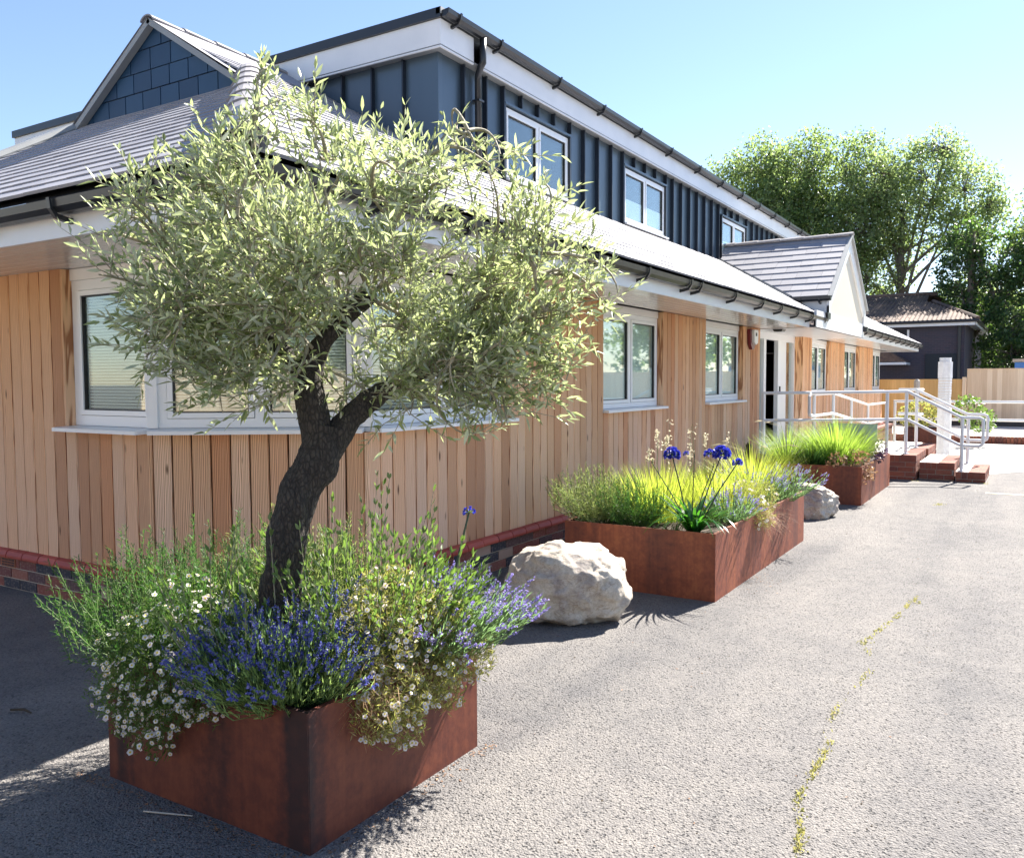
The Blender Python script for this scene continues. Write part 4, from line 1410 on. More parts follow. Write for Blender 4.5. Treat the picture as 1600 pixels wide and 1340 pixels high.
def sample_blobs(blobs, n, shell=0.0):
    w_ = np.array([r ** 2.4 for _, r in blobs])
    w_ /= w_.sum()
    idx = RG.choice(len(blobs), n, p=w_)
    c = np.array([blobs[i][0] for i in idx])
    r = np.array([blobs[i][1] for i in idx])
    u = RG.uniform(shell, 1, n) ** (1 / 3)
    return c + rand_unit(n) * (r * u)[:, None]


# ---- the olive tree
OT = thing('olive_tree', 'old olive tree with gnarled leaning trunk and silvery green crown in the foreground planter', 'tree', (-2.38, 2.22, 0.43))


def gnarly(pts, rs, n=40, sides=28, seed=0):
    P = [Vector(p) for p in pts]

    def cat(a, t):
        k = min(int(t), len(a) - 2)
        f_ = t - k
        g_ = lambda i: a[max(0, min(len(a) - 1, i))]
        p0, p1, p2, p3 = g_(k - 1), g_(k), g_(k + 1), g_(k + 2)
        return 0.5 * ((2 * p1) + (p2 - p0) * f_ + (2 * p0 - 5 * p1 + 4 * p2 - p3) * f_ ** 2 + (3 * p1 - p0 - 3 * p2 + p3) * f_ ** 3)
    m = MB()
    up = Vector((1, 0, 0))
    for i in range(n + 1):
        t = i / n * (len(P) - 1)
        p = cat(P, t)
        d = (cat(P, min(t + 0.02, len(P) - 1)) - cat(P, max(t - 0.02, 0))).normalized()
        up = (up - d * up.dot(d)).normalized()
        q = d.cross(up)
        r0 = cat(list(rs), t)
        for k in range(sides):
            a = 2 * math.pi * k / sides
            dr = up * math.cos(a) + q * math.sin(a)
            ww = p + dr * r0
            rr = r0 * (1 + 0.26 * noise.noise(ww * 8 + Vector((seed, 0, 0))) + 0.16 * noise.noise(Vector((ww.x * 26, ww.y * 26, ww.z * 8))) + 0.07 * math.sin(3 * a + i * 0.12 + seed) - 0.10 * abs(noise.noise(Vector((ww.x * 60, ww.y * 60, ww.z * 16)))))
            m.v.append(tuple(p + dr * rr))
    for i in range(n):
        for k in range(sides):
            k2 = (k + 1) % sides
            m.f.append([i * sides + k, i * sides + k2, (i + 1) * sides + k2, (i + 1) * sides + k])
            m.mi.append(0)
    m.f.append([n * sides + k for k in range(sides)])
    m.mi.append(0)
    return m


gnarly([(-2.42, 2.2, 0.40), (-2.39, 2.2, 0.62), (-2.36, 2.2, 0.85), (-2.345, 2.22, 1.0), (-2.32, 2.26, 1.15), (-2.285, 2.33, 1.28), (-2.28, 2.35, 1.38)],
       [0.15, 0.086, 0.070, 0.070, 0.073, 0.079, 0.058], 150, 72).build('trunk', 'bark', OT, smooth=True)
limbs = [
    ([(-2.30, 2.33, 1.27), (-2.315, 2.33, 1.40), (-2.335, 2.33, 1.52), (-2.33, 2.33, 1.62), (-2.26, 2.33, 1.70), (-2.19, 2.36, 1.78), (-2.08, 2.39, 1.87)], [0.06, 0.056, 0.054, 0.048, 0.037, 0.034, 0.030]),
    ([(-2.29, 2.34, 1.26), (-2.25, 2.42, 1.38), (-2.20, 2.50, 1.47), (-2.13, 2.60, 1.55), (-2.06, 2.73, 1.61), (-1.98, 2.86, 1.72)], [0.062, 0.052, 0.044, 0.036, 0.026, 0.015]),
    ([(-2.335, 2.33, 1.52), (-2.40, 2.30, 1.63), (-2.50, 2.28, 1.73), (-2.60, 2.26, 1.86)], [0.045, 0.036, 0.03, 0.016]),
]
for i, (p_, r_) in enumerate(limbs):
    gnarly(p_, r_, 30, 20, seed=i + 2).build('branch', 'bark', OT, smooth=True)

blobs = [([-2.23, 2.42, 1.97], 0.56), ([-2.55, 2.12, 2.0], 0.44), ([-2.66, 1.98, 1.96], 0.36), ([-1.89, 2.69, 1.98], 0.44), ([-1.62, 2.91, 1.93], 0.30), ([-2.42, 2.32, 2.26], 0.38),
         ([-2.07, 2.54, 2.20], 0.32), ([-1.82, 2.81, 2.12], 0.33), ([-1.70, 2.80, 2.20], 0.22), ([-1.62, 2.86, 2.10], 0.24), ([-2.75, 2.05, 2.22], 0.20), ([-2.45, 2.09, 1.75], 0.34), ([-1.95, 2.69, 1.73], 0.36), ([-1.63, 2.88, 1.65], 0.2), ([-2.68, 1.88, 1.64], 0.18),
         ([-2.84, 1.93, 2.13], 0.17), ([-2.65, 2.19, 2.40], 0.13), ([-2.56, 2.37, 2.62], 0.10), ([-2.56, 2.37, 2.74], 0.07), ([-1.95, 2.75, 2.46], 0.08), ([-1.93, 2.75, 2.56], 0.05), ([-1.42, 2.96, 1.84], 0.15), ([-2.01, 2.52, 1.42], 0.10),
         ([-1.82, 2.64, 1.34], 0.10), ([-2.35, 2.08, 1.52], 0.14), ([-1.43, 2.98, 1.86], 0.14), ([-1.72, 2.72, 1.38], 0.10), ([-1.55, 2.85, 1.50], 0.13), ([-2.28, 2.12, 1.72], 0.2), ([-1.78, 2.70, 1.50], 0.15), ([-1.92, 2.58, 1.56], 0.13), ([-2.05, 2.50, 1.50], 0.09), ([-2.55, 1.98, 1.55], 0.14)]
limb_nodes = np.array([p for pl__ in limbs for p in pl__[0][3:]] + [(-2.30, 2.32, 1.66), (-2.2, 2.35, 1.78)])


def bezier(a, b, c, t):
    t = np.asarray(t)[:, None]
    return (1 - t) ** 2 * a + 2 * t * (1 - t) * b + t ** 2 * c


br_A, br_B, br_ra, br_rb = [], [], [], []
paths = []
tg = sample_blobs(blobs, 150, 0.2)
extra = np.array([b[0] for b in blobs[11:]])
tg = np.concatenate([tg, extra, extra])
for tpt in tg:
    if len(paths) > 25 and RG.rand() < 0.7:
        allp = np.concatenate([p__[2:7] for p__ in paths[:60]])
        node = allp[np.argmin(np.linalg.norm(allp - tpt, axis=1) + RG.uniform(0, 0.2, len(allp)))]
    else:
        node = limb_nodes[np.argmin(np.linalg.norm(limb_nodes - tpt, axis=1) + RG.uniform(0, 0.3, len(limb_nodes)))]
    mid_ = (node + tpt) / 2 + RG.normal(size=3) * 0.08 + np.array([0, 0, 0.08])
    pp = bezier(node, mid_, tpt, np.linspace(0, 1, 9))
    paths.append(pp)
    rr = np.linspace(0.009, 0.0022, 9)
    br_A.append(pp[:-1])
    br_B.append(pp[1:])
    br_ra.append(rr[:-1])
    br_rb.append(rr[1:])
ccen = np.array([-2.2, 2.42, 1.75])
tw_n = 1950
pi = RG.randint(0, len(paths), tw_n)
st_, dr_, ln_ = [], [], []
for k in range(tw_n):
    pp = paths[pi[k]]
    t = RG.uniform(0.25, 1.0)
    i = min(int(t * 8), 7)
    p0 = pp[i] + (pp[i + 1] - pp[i]) * (t * 8 - i)
    out = nrm((p0 - ccen)[None])[0]
    d = nrm((out * 0.6 + nrm((pp[i + 1] - pp[i])[None])[0] * 0.4 + np.array([0, 0, 0.45]) + RG.normal(size=3) * 0.75)[None])[0]
    st_.append(p0)
    dr_.append(d)
    ln_.append(RG.uniform(0.12, 0.27))
st_, dr_, ln_ = np.array(st_), np.array(dr_), np.array(ln_)
tip = st_ + dr_ * ln_[:, None]
ok = in_blobs(tip, blobs, 1.06) | (in_blobs(tip, blobs, 1.3) & (RG.rand(len(tip)) < 0.12))
st_, dr_, ln_, tip = st_[ok], dr_[ok], ln_[ok], tip[ok]
bendv = nrm(np.array([[0, 0, 1.0]]) - dr_ * dr_[:, 2:3]) * RG.uniform(-0.25, 0.35, (len(st_), 1)) * ln_[:, None]
midp = (st_ + tip) / 2
tip = tip + bendv
nt = len(st_)
br_A += [st_, midp]
br_B += [midp, tip]
br_ra += [np.full(nt, 0.0022), np.full(nt, 0.0016)]
br_rb += [np.full(nt, 0.0016), np.full(nt, 0.0008)]
V, F = tube_arrays(np.concatenate(br_A), np.concatenate(br_B), np.concatenate(br_ra), np.concatenate(br_rb), 4)
o = put(bpy.data.objects.new('twigs', np_mesh('twigs', V, F, 'twig')), OT)
o['kind'] = 'stuff'


def twig_leaves(st, mp, tp_, npair, L, W, up=0.3, spread=0.75, keep=0.92, axw=1.0):
    n = len(st)
    t = np.linspace(0.12, 1.0, npair)
    Ps, Ds = [], []
    ax = nrm(tp_ - st)
    s0 = nrm(np.cross(ax, rand_unit(n)))
    s1 = np.cross(ax, s0)
    for j, tj in enumerate(t):
        if tj < 0.5:
            p = st + (mp - st) * (tj * 2)
        else:
            p = mp + (tp_ - mp) * (tj * 2 - 1)
        side = s0 if j % 2 else s1
        for sg in (-1, 1):
            Ps.append(p)
            Ds.append(ax * (0.55 + 0.7 * tj) * axw + side * sg * spread * (1 - 0.45 * tj) + np.array([0, 0, up]) + RG.normal(size=(n, 3)) * 0.22)
    P = np.concatenate(Ps)
    D = nrm(np.concatenate(Ds))
    k = RG.rand(len(P)) < keep
    P, D = P[k], D[k]
    m_ = len(P)
    N = nrm(np.array([[0, 0, 0.8]]) + rand_unit(m_) * 0.9)
    return leaf_arrays(P, D, N, RG.uniform(*L, m_), RG.uniform(*W, m_), 0.22, 0.08)


V, F = twig_leaves(st_, midp, tip, 7, (0.030, 0.064), (0.009, 0.0155), 0.22, 0.95, 0.86, 0.8)
print('olive leaves', len(F) // 2)
o = put(bpy.data.objects.new('foliage', np_mesh('foliage', V, F, 'olive_leaf')), OT)
o['kind'] = 'stuff'


def build_np(name, arrs, mats, parent=None, kind=None, loc=None):
    V, F, Mi = join(*arrs)
    o = put(bpy.data.objects.new(name, np_mesh(name, V, F, mats, Mi)), parent)
    if kind:
        o['kind'] = kind
    return o


def bush(name, label, cat, base, n_st, h, spread, leafL, leafW, npair, lmat, smat='stem_green', r0=0.05, up=0.3, lspread=0.75, lean=(0, 0), group=None, keep=0.95, zmin=0.0, curve=0.12, axw=1.0):
    """upright many-stemmed shrub: stems fan from the base, leaves in pairs all along"""
    t = thing(name, label, cat, base, group)
    b = np.array(base)
    a = RG.uniform(0, 2 * np.pi, n_st)
    q = np.sqrt(RG.uniform(0, 1, n_st))
    hd = np.stack([np.cos(a), np.sin(a), np.zeros(n_st)], 1)
    st = b + hd * (q * r0)[:, None]
    hh = h * RG.uniform(0.55, 1.0, n_st) * (1 - 0.35 * q)
    tp_ = st + hd * (q * spread)[:, None] + np.stack([np.full(n_st, lean[0]), np.full(n_st, lean[1]), np.zeros(n_st)], 1) * hh[:, None] + np.array([0, 0, 1.0]) * hh[:, None] + RG.normal(size=(n_st, 3)) * 0.03
    tp_[:, 2] = np.maximum(tp_[:, 2], b[2] + zmin)
    mp = (st + tp_) / 2 + hd * (curve * spread) * RG.uniform(0, 1, (n_st, 1)) + RG.normal(size=(n_st, 3)) * 0.015
    A = np.concatenate([st, mp])
    B = np.concatenate([mp, tp_])
    V, F = tube_arrays(A, B, np.full(2 * n_st, 0.0022), np.full(2 * n_st, 0.0012), 3)
    o = put(bpy.data.objects.new('stems', np_mesh('stems', V, F, smat)), t)
    o['kind'] = 'stuff'
    V, F = twig_leaves(st, mp, tp_, npair, leafL, leafW, up, lspread, keep, axw)
    o = put(bpy.data.objects.new('leaves', np_mesh('leaves', V, F, lmat)), t)
    o['kind'] = 'stuff'
    return t, st, mp, tp_


def lavender(label, base, n_st, h, spread, fm='lavender_flower', lm='lavender_leaf', lean=(0, 0), r0=0.1, group='lavender clumps', fl=0.045):
    t, st, mp, tp_ = bush('lavender_plant', label, 'lavender', base, n_st, h, spread, (0.03, 0.055), (0.0035, 0.006), 7, lm, r0=r0, lean=lean, group=group, up=0.55, lspread=0.5)
    kf = RG.rand(len(tp_)) < 0.8
    tp_, mp = tp_[kf], mp[kf]
    n = len(tp_)
    ax = nrm(tp_ - mp)
    Ps, Ds = [], []
    for j in range(16):
        tj = (j // 3) / 5.0
        Ps.append(tp_ + ax * (tj * fl))
        Ds.append(rand_unit(n) * 0.9 + ax * 0.7)
    P, D = np.concatenate(Ps), nrm(np.concatenate(Ds))
    m_ = len(P)
    V, F = leaf_arrays(P, D, rand_unit(m_), RG.uniform(0.007, 0.013, m_), RG.uniform(0.006, 0.010, m_), 0.2)
    o = put(bpy.data.objects.new('flowers', np_mesh('flowers', V, F, fm)), t)
    o['kind'] = 'stuff'
    return t


def daisies(label, blobs_, n_fl, n_leaf, lm='fleabane_leaf', name='fleabane_plant', fr_=(0.0075, 0.0115), face=(0.35, -0.55, 0.55), dry=0):
    c = np.array(blobs_[0][0])
    t = thing(name, label, 'daisies', tuple(c), 'white fleabane daisies')
    P = sample_blobs(blobs_, n_leaf, 0.2)
    D = nrm(rand_unit(n_leaf) + np.array([0, 0, 0.5]))
    V, F = leaf_arrays(P, D, rand_unit(n_leaf), RG.uniform(0.018, 0.04, n_leaf), RG.uniform(0.003, 0.006, n_leaf))
    o = put(bpy.data.objects.new('leaves', np_mesh('leaves', V, F, lm)), t)
    o['kind'] = 'stuff'
    Q = sample_blobs(blobs_, n_fl, 0.55)
    out = np.zeros_like(Q)
    # push to the outside of the mass
    cen = np.array([b[0] for b in blobs_]).mean(0)
    A = Q + (cen - Q) * 0.35 + np.array([0, 0, -0.02])
    V1, F1 = tube_arrays(A, Q, np.full(n_fl, 0.0007), np.full(n_fl, 0.0006), 3)
    o = put(bpy.data.objects.new('flower_stalks', np_mesh('flower_stalks', V1, F1, 'dry_stem' if dry else 'stem_green')), t)
    o['kind'] = 'stuff'
    Nn = nrm(np.array([face]) + rand_unit(n_fl) * 0.55 + nrm(Q - cen) * 0.3)
    S = nrm(np.cross(Nn, rand_unit(n_fl)))
    U = np.cross(Nn, S)
    R_ = RG.uniform(*fr_, n_fl)[:, None]
    k = 10
    rows = []
    for j in range(k):
        a_ = 2 * math.pi * j / k
        rad = 1.0 if j % 2 else 0.82
        rows.append(Q + (S * math.cos(a_) + U * math.sin(a_)) * R_ * rad + Nn * R_ * 0.1)
    V = np.stack(rows, 1).reshape(-1, 3)
    F = (np.arange(n_fl) * k)[:, None] + np.arange(k)[None]
    o = put(bpy.data.objects.new('petals', np_mesh('petals', V, F, 'petal_white')), t)
    o['kind'] = 'stuff'
    rows = [Q + Nn * R_ * 0.16 + (S * math.cos(a_) + U * math.sin(a_)) * R_ * 0.38 for a_ in np.arange(5) * 2 * math.pi / 5]
    V = np.stack(rows, 1).reshape(-1, 3)
    F = (np.arange(n_fl) * 5)[:, None] + np.arange(5)[None]
    o = put(bpy.data.objects.new('flower_centres', np_mesh('flower_centres', V, F, 'daisy_eye')), t)
    o['kind'] = 'stuff'
    return t


def grass(label, base, n, L, W, spread, bend, gm, name='grass_clump', r0=0.06, group='ornamental grasses', lean=(0, 0), plumes=0, tilt=(0.0, 0.9)):
    t = thing(name, label, 'grass clump', base, group)
    a = RG.uniform(0, 2 * np.pi, n)
    q = np.sqrt(RG.uniform(0, 1, n))
    hd = np.stack([np.cos(a), np.sin(a), np.zeros(n)], 1)
    P = np.array(base) + hd * (q * r0)[:, None]
    D = np.array([lean[0], lean[1], 1.0]) + hd * (q * spread * RG.uniform(0.5, 1.2, n))[:, None]
    Ls = RG.uniform(L[0], L[1], n)
    V, F = blade_arrays(P, D, Ls, RG.uniform(W[0], W[1], n), RG.uniform(bend[0], bend[1], n), 5)
    o = put(bpy.data.objects.new('blades', np_mesh('blades', V, F, gm)), t)
    o['kind'] = 'stuff'
    if plumes:
        for k in range(plumes):
            a_ = RG.uniform(0, 2 * np.pi)
            p0 = Vector(base)
            p1 = p0 + Vector((math.cos(a_) * 0.12, math.sin(a_) * 0.12, L[1] * 0.75))
            p2 = p0 + Vector((math.cos(a_) * 0.34, math.sin(a_) * 0.34, L[1] * 0.85))
            p3 = p0 + Vector((math.cos(a_) * 0.44, math.sin(a_) * 0.44, L[1] * 0.83))
            MB().tube([p0, p1, p2], [0.0012, 0.001, 0.001], 4).tube([p2, p2.lerp(p3, 0.4), p3], [0.003, 0.006, 0.001], 5).build('plume', 'plume', t)
    return t


# planter 1
H1 = 0.43
bush('rosemary_bush', 'feathery dark green rosemary bush spilling over the left corner of the foreground planter', 'shrub', (-2.93, 2.14, H1), 250, 0.56, 0.27, (0.018, 0.030), (0.0026, 0.0042), 30, 'rosemary_leaf', up=0.2, lspread=0.95, axw=0.6, curve=0.5, lean=(-0.04, -0.10), r0=0.15, group='rosemary bushes')
bush('rosemary_bush', 'green rosemary bush behind the olive trunk on the left, in front of the timber wall', 'shrub', (-2.80, 2.42, H1), 190, 0.60, 0.34, (0.018, 0.030), (0.0026, 0.0042), 34, 'rosemary_leaf', up=0.2, lspread=0.95, axw=0.6, curve=0.5, lean=(-0.1, 0), r0=0.16, group='rosemary bushes')
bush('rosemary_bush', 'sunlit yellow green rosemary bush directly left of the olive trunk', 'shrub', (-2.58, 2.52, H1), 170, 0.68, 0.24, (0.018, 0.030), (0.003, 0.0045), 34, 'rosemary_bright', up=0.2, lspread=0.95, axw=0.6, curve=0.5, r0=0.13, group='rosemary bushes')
bush('leafy_shrub', 'bushy green basal shoots with broad leaves right of the olive trunk', 'shrub', (-2.24, 2.52, H1), 150, 0.66, 0.34, (0.03, 0.05), (0.011, 0.017), 14, 'sucker_leaf', smat='twig', up=0.3, lspread=0.8, r0=0.16, curve=0.3)
bush('leafy_shrub', 'thin leafy shoots growing up in front of the dark olive trunk', 'shrub', (-2.37, 2.03, H1), 18, 0.80, 0.22, (0.03, 0.045), (0.010, 0.014), 10, 'sucker_leaf', smat='twig', up=0.35, lspread=0.8, r0=0.06, curve=0.3)
bush('leafy_shrub', 'few tall loose leafy shoots reaching toward the window sill right of the olive trunk', 'shrub', (-2.16, 2.40, H1), 16, 0.95, 0.34, (0.028, 0.045), (0.010, 0.014), 13, 'sucker_leaf', smat='twig', up=0.3, lspread=0.8, r0=0.1, curve=0.3, lean=(0.05, 0))
daisies('white daisies trailing over the front left side of the foreground planter',
        [([-2.76, 2.06, 0.62], 0.20), ([-2.60, 2.02, 0.60], 0.16), ([-2.90, 1.95, 0.52], 0.16), ([-2.66, 1.91, 0.50], 0.16), ([-2.78, 1.88, 0.42], 0.15), ([-2.62, 1.87, 0.40], 0.12), ([-2.70, 1.87, 0.31], 0.11), ([-2.50, 1.92, 0.50], 0.14), ([-2.56, 2.04, 0.64], 0.13), ([-2.44, 1.90, 0.44], 0.09), ([-2.94, 1.88, 0.38], 0.10), ([-2.82, 1.88, 0.32], 0.09), ([-2.52, 1.88, 0.42], 0.08), ([-2.68, 1.89, 0.22], 0.05)],
        780, 8500, fr_=(0.008, 0.0125))
lavender('blue flowering lavender clump in the middle of the foreground planter, left part', (-2.33, 2.07, H1), 300, 0.31, 0.16, lean=(0, -0.12), r0=0.13)
lavender('green lavender clump with blue flowers at the front corner of the foreground planter', (-2.22, 2.07, H1), 420, 0.30, 0.20, lean=(0, -0.12), r0=0.13, lm='lavender_bright')
lavender('dark blue lavender clump at the foot of the olive trunk', (-2.30, 2.24, H1), 240, 0.36, 0.20, r0=0.13)
lavender('lilac lavender clump leaning from the far right corner of the foreground planter toward the boulder', (-2.12, 2.74, H1), 560, 0.34, 0.27, fm='lilac_flower', lean=(0.18, 0.08), r0=0.15)
daisies('pale pinkish daisies covering the right side of the foreground planter',
        [([-2.10, 2.50, 0.64], 0.20), ([-2.05, 2.34, 0.60], 0.17), ([-2.0, 2.62, 0.58], 0.17), ([-2.04, 2.20, 0.52], 0.12), ([-1.95, 2.5, 0.45], 0.14), ([-1.93, 2.34, 0.41], 0.12), ([-1.92, 2.75, 0.46], 0.12), ([-1.94, 2.22, 0.38], 0.10), ([-1.91, 2.34, 0.30], 0.08), ([-1.91, 2.6, 0.34], 0.07)],
        820, 14500, lm='fleabane_pale', dry=1, face=(0.5, -0.5, 0.6), fr_=(0.008, 0.0125))


def dead_tuft(label, base, n, L, mat_='dry_stem'):
    D = nrm(RG.normal(size=(n, 3)) * 0.7 + np.array([0.8, -0.5, -0.5]))
    P = np.array(base) + RG.normal(size=(n, 3)) * 0.04
    V, F = blade_arrays(P, D, RG.uniform(L * 0.5, L, n), np.full(n, 0.0016), RG.uniform(0.2, 1.0, n), 4)
    o = put(bpy.data.objects.new('dry_stems', np_mesh('dry_stems', V, F, mat_)))
    tag(o, label, 'dry plant')
    o['kind'] = 'stuff'


dead_tuft('dry tangled stems hanging over the right side of the foreground planter', (-1.99, 2.26, 0.47), 260, 0.16)


def agapanthus_head(t, c, r, n=34, stem_from=None, droop=False):
    if stem_from:
        a, b = Vector(stem_from), Vector(c)
        MB().tube([a, a.lerp(b, 0.5) + Vector((0.0, 0.0, 0.03)), b], [0.006, 0.005, 0.0045], 6).build('flower_stem', 'stem_dark', t)
    n_ = n * 2
    d = rand_unit(n_)
    d[:, 2] = np.abs(d[:, 2]) * 1.1 - 0.35
    d = nrm(d)
    C_ = np.array(c) + d * r * 0.62
    arr = []
    Ps, Ds = [], []
    for k in range(6):
        s_ = nrm(np.cross(d, rand_unit(n_)))
        Ps.append(C_)
        Ds.append(d * 0.9 + s_ * 0.6)
    P, D = np.concatenate(Ps), np.concatenate(Ds)
    m_ = len(P)
    a1 = leaf_arrays(P, D, rand_unit(m_), np.full(m_, r * 0.36), np.full(m_, r * 0.17), 0.2)
    a2 = tube_arrays(np.tile(np.array(c, float), (n_, 1)), C_, np.full(n_, 0.0016), np.full(n_, 0.0016), 3)
    V, F, Mi = join(a1, a2)
    put(bpy.data.objects.new('flower_head', np_mesh('flower_head', V, F, ['agapanthus_petal', 'stem_green'], Mi)), t)


t = thing('agapanthus_flower', 'single small blue flower on a green stem rising behind the foreground planter', 'flower', (-1.95, 3.0, 0.43))
agapanthus_head(t, (-2.06, 2.98, 0.985), 0.032, 9, (-2.12, 2.85, 0.44))

# planter 2
H2 = 0.44
bush('rosemary_bush', 'pale green rosemary bush at the left end of the long planter', 'shrub', (-2.92, 6.0, H2), 200, 0.50, 0.24, (0.02, 0.034), (0.003, 0.005), 24, 'rosemary_bright', up=0.25, lspread=0.9, axw=0.6, curve=0.4, lean=(-0.12, 0), r0=0.14, group='rosemary bushes')
bush('rosemary_bush', 'small green rosemary bush second from the left in the long planter', 'shrub', (-2.62, 6.0, H2), 150, 0.42, 0.18, (0.02, 0.034), (0.003, 0.0045), 22, 'rosemary_leaf', up=0.25, lspread=0.9, axw=0.6, curve=0.4, r0=0.12, group='rosemary bushes')
grass('bright yellow green grass clump behind the agapanthus in the long planter', (-2.56, 6.42, H2), 1000, (0.26, 0.50), (0.004, 0.007), 0.55, (0.1, 0.7), 'grass_yellow', r0=0.3)
grass('second yellow grass clump in the middle of the long planter', (-2.25, 6.95, H2), 800, (0.28, 0.46), (0.004, 0.007), 0.6, (0.1, 0.6), 'grass_yellow', r0=0.3)
grass('tall arching yellow grass clump at the far end of the long planter', (-2.20, 7.75, H2), 720, (0.36, 0.62), (0.004, 0.007), 0.85, (0.3, 0.9), 'grass_yellow', r0=0.2, plumes=5)
t = thing('agapanthus_plant', 'agapanthus plant with glossy strap leaves and round blue flower heads in the long planter', 'flowers', (-2.12, 5.98, H2))
n = 78
a = RG.uniform(0, 2 * np.pi, n)
hd = np.stack([np.cos(a), np.sin(a), np.zeros(n)], 1)
V, F = blade_arrays(np.array((-2.10, 5.92, H2)) + hd * 0.04, hd * RG.uniform(0.35, 1.1, (n, 1)) + np.array([0, 0, 1.0]), RG.uniform(0.34, 0.56, n), RG.uniform(0.022, 0.032, n), RG.uniform(1.0, 2.6, n), 8)
put(bpy.data.objects.new('strap_leaves', np_mesh('strap_leaves', V, F, 'strap_leaf')), t)['kind'] = 'stuff'
sb = (-2.14, 5.98, H2)
agapanthus_head(t, (-2.31, 6.02, 0.985), 0.072, 40, (-2.16, 5.98, H2))
agapanthus_head(t, (-2.245, 6.15, 0.985), 0.03, 12)
agapanthus_head(t, (-1.99, 6.2, 0.99), 0.078, 40, (-2.12, 6.0, H2))
agapanthus_head(t, (-2.09, 6.22, 0.985), 0.05, 20)
agapanthus_head(t, (-1.87, 6.2, 0.93), 0.045, 26, (-2.10, 6.0, H2))
for (x, y, z) in ((-2.42, 5.9, 0.93), (-2.2, 6.2, 0.96), (-2.02, 6.1, 0.9)):
    MB().tube([sb, ((sb[0] + x) / 2, (sb[1] + y) / 2, 0.70), (x, y, z)], [0.005, 0.004, 0.003], 5).tube([(x, y, z), (x, y, z + 0.03)], [0.006, 0.002], 5).build('flower_stem', 'stem_dark', t)
# gaura
t = thing('gaura_plant', 'wispy white flowered stems rising above the yellow grass in the long planter', 'flowers', (-2.45, 6.5, H2))
heads = []
for k in range(16):
    x, y = -2.45 + RR.uniform(-0.28, 0.3), 6.6 + RR.uniform(-0.25, 0.35)
    z = RR.uniform(0.95, 1.22)
    MB().tube([(x * 0.5 + -2.45 * 0.5, 6.55, H2), (x, y, z * 0.75), (x + RR.uniform(-.03, .03), y, z)], [0.002, 0.0016, 0.001], 4).build('flower_stem', 'stem_green', t)
    m_ = RR.choice([6, 10, 16, 26])
    for q_ in range(m_):
        heads.append((x + RR.gauss(0, 0.009), y + RR.gauss(0, 0.009), z - abs(RR.gauss(0, 0.07))))
Hd = np.array(heads)
m_ = len(Hd)
V, F = leaf_arrays(np.repeat(Hd, 3, 0), rand_unit(m_ * 3), rand_unit(m_ * 3), RG.uniform(0.010, 0.018, m_ * 3), RG.uniform(0.007, 0.012, m_ * 3))
put(bpy.data.objects.new('flowers', np_mesh('flowers', V, F, 'plume')), t)['kind'] = 'stuff'
lavender('lavender clump with lilac flowers just right of the agapanthus leaves', (-2.0, 6.42, H2), 120, 0.26, 0.14, fm='lilac_flower', r0=0.1)
lavender('lavender clump at the far right end of the long planter', (-2.0, 7.85, H2), 190, 0.34, 0.24, fm='lilac_flower', lean=(0.1, 0), r0=0.15)
lavender('lavender growing among the yellow grass in the middle of the long planter', (-2.1, 7.3, H2), 120, 0.36, 0.2, fm='lilac_flower', r0=0.15)
daisies('white daisies trailing over the right side of the long planter',
        [([-1.98, 6.75, 0.58], 0.17), ([-1.95, 7.1, 0.55], 0.16), ([-1.88, 6.8, 0.48], 0.12), ([-1.86, 6.95, 0.40], 0.08), ([-1.86, 6.7, 0.42], 0.07)], 110, 3600, lm='fleabane_pale', dry=1, face=(0.6, -0.5, 0.5), fr_=(0.009, 0.014))
dead_tuft('dry stems hanging over the right side of the long planter', (-1.86, 6.85, 0.46), 160, 0.28)

# planter 3
H3 = 0.44
grass('large bright lime green grass mound in the third planter', (-2.22, 11.75, H3), 1500, (0.42, 0.72), (0.005, 0.009), 0.95, (0.3, 1.0), 'grass_lime', r0=0.34)
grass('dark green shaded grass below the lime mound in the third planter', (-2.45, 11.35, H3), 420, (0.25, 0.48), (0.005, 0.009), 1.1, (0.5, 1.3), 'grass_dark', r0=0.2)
grass('arching green grass with pale plumes at the left of the third planter', (-2.78, 11.4, H3), 420, (0.4, 0.66), (0.004, 0.008), 0.9, (0.5, 1.2), 'grass_lime', r0=0.2, plumes=7)


def leaf_mound(name, label, cat, bl, n, L, W, mat_):
    P = sample_blobs(bl, n, 0.3)
    V, F = leaf_arrays(P, nrm(rand_unit(n) + np.array([0.3, -0.5, 0])), nrm(rand_unit(n) + np.array([0, 0, 0.8])), RG.uniform(*L, n), RG.uniform(*W, n), 0.15)
    o = put(bpy.data.objects.new(name, np_mesh(name, V, F, mat_)))
    tag(o, label, cat)
    o['kind'] = 'stuff'
    st = np.tile(np.array(bl[0][0]) - np.array([0, 0, 0.1]), (40, 1))
    V, F = tube_arrays(st, sample_blobs(bl, 40, 0.3), np.full(40, 0.003), np.full(40, 0.0015), 3)
    q = put(bpy.data.objects.new('stems', np_mesh('stems', V, F, 'dry_stem')), o)
    q['kind'] = 'stuff'
    return o


leaf_mound('heuchera_plant', 'low brown and pinkish heuchera spilling over the near corner of the third planter', 'plant',
           [([-1.90, 11.3, 0.50], 0.17), ([-1.80, 11.15, 0.44], 0.14), ([-1.76, 11.1, 0.34], 0.08), ([-2.1, 11.1, 0.5], 0.13), ([-1.76, 11.4, 0.36], 0.08)], 460, (0.03, 0.06), (0.02, 0.035), 'heuchera')
leaf_mound('purple_plant', 'dark purple leaved plant at the right edge of the third planter', 'plant', [([-1.82, 12.2, 0.60], 0.16), ([-1.80, 12.0, 0.54], 0.12)], 260, (0.03, 0.055), (0.02, 0.03), 'purple_leaf')
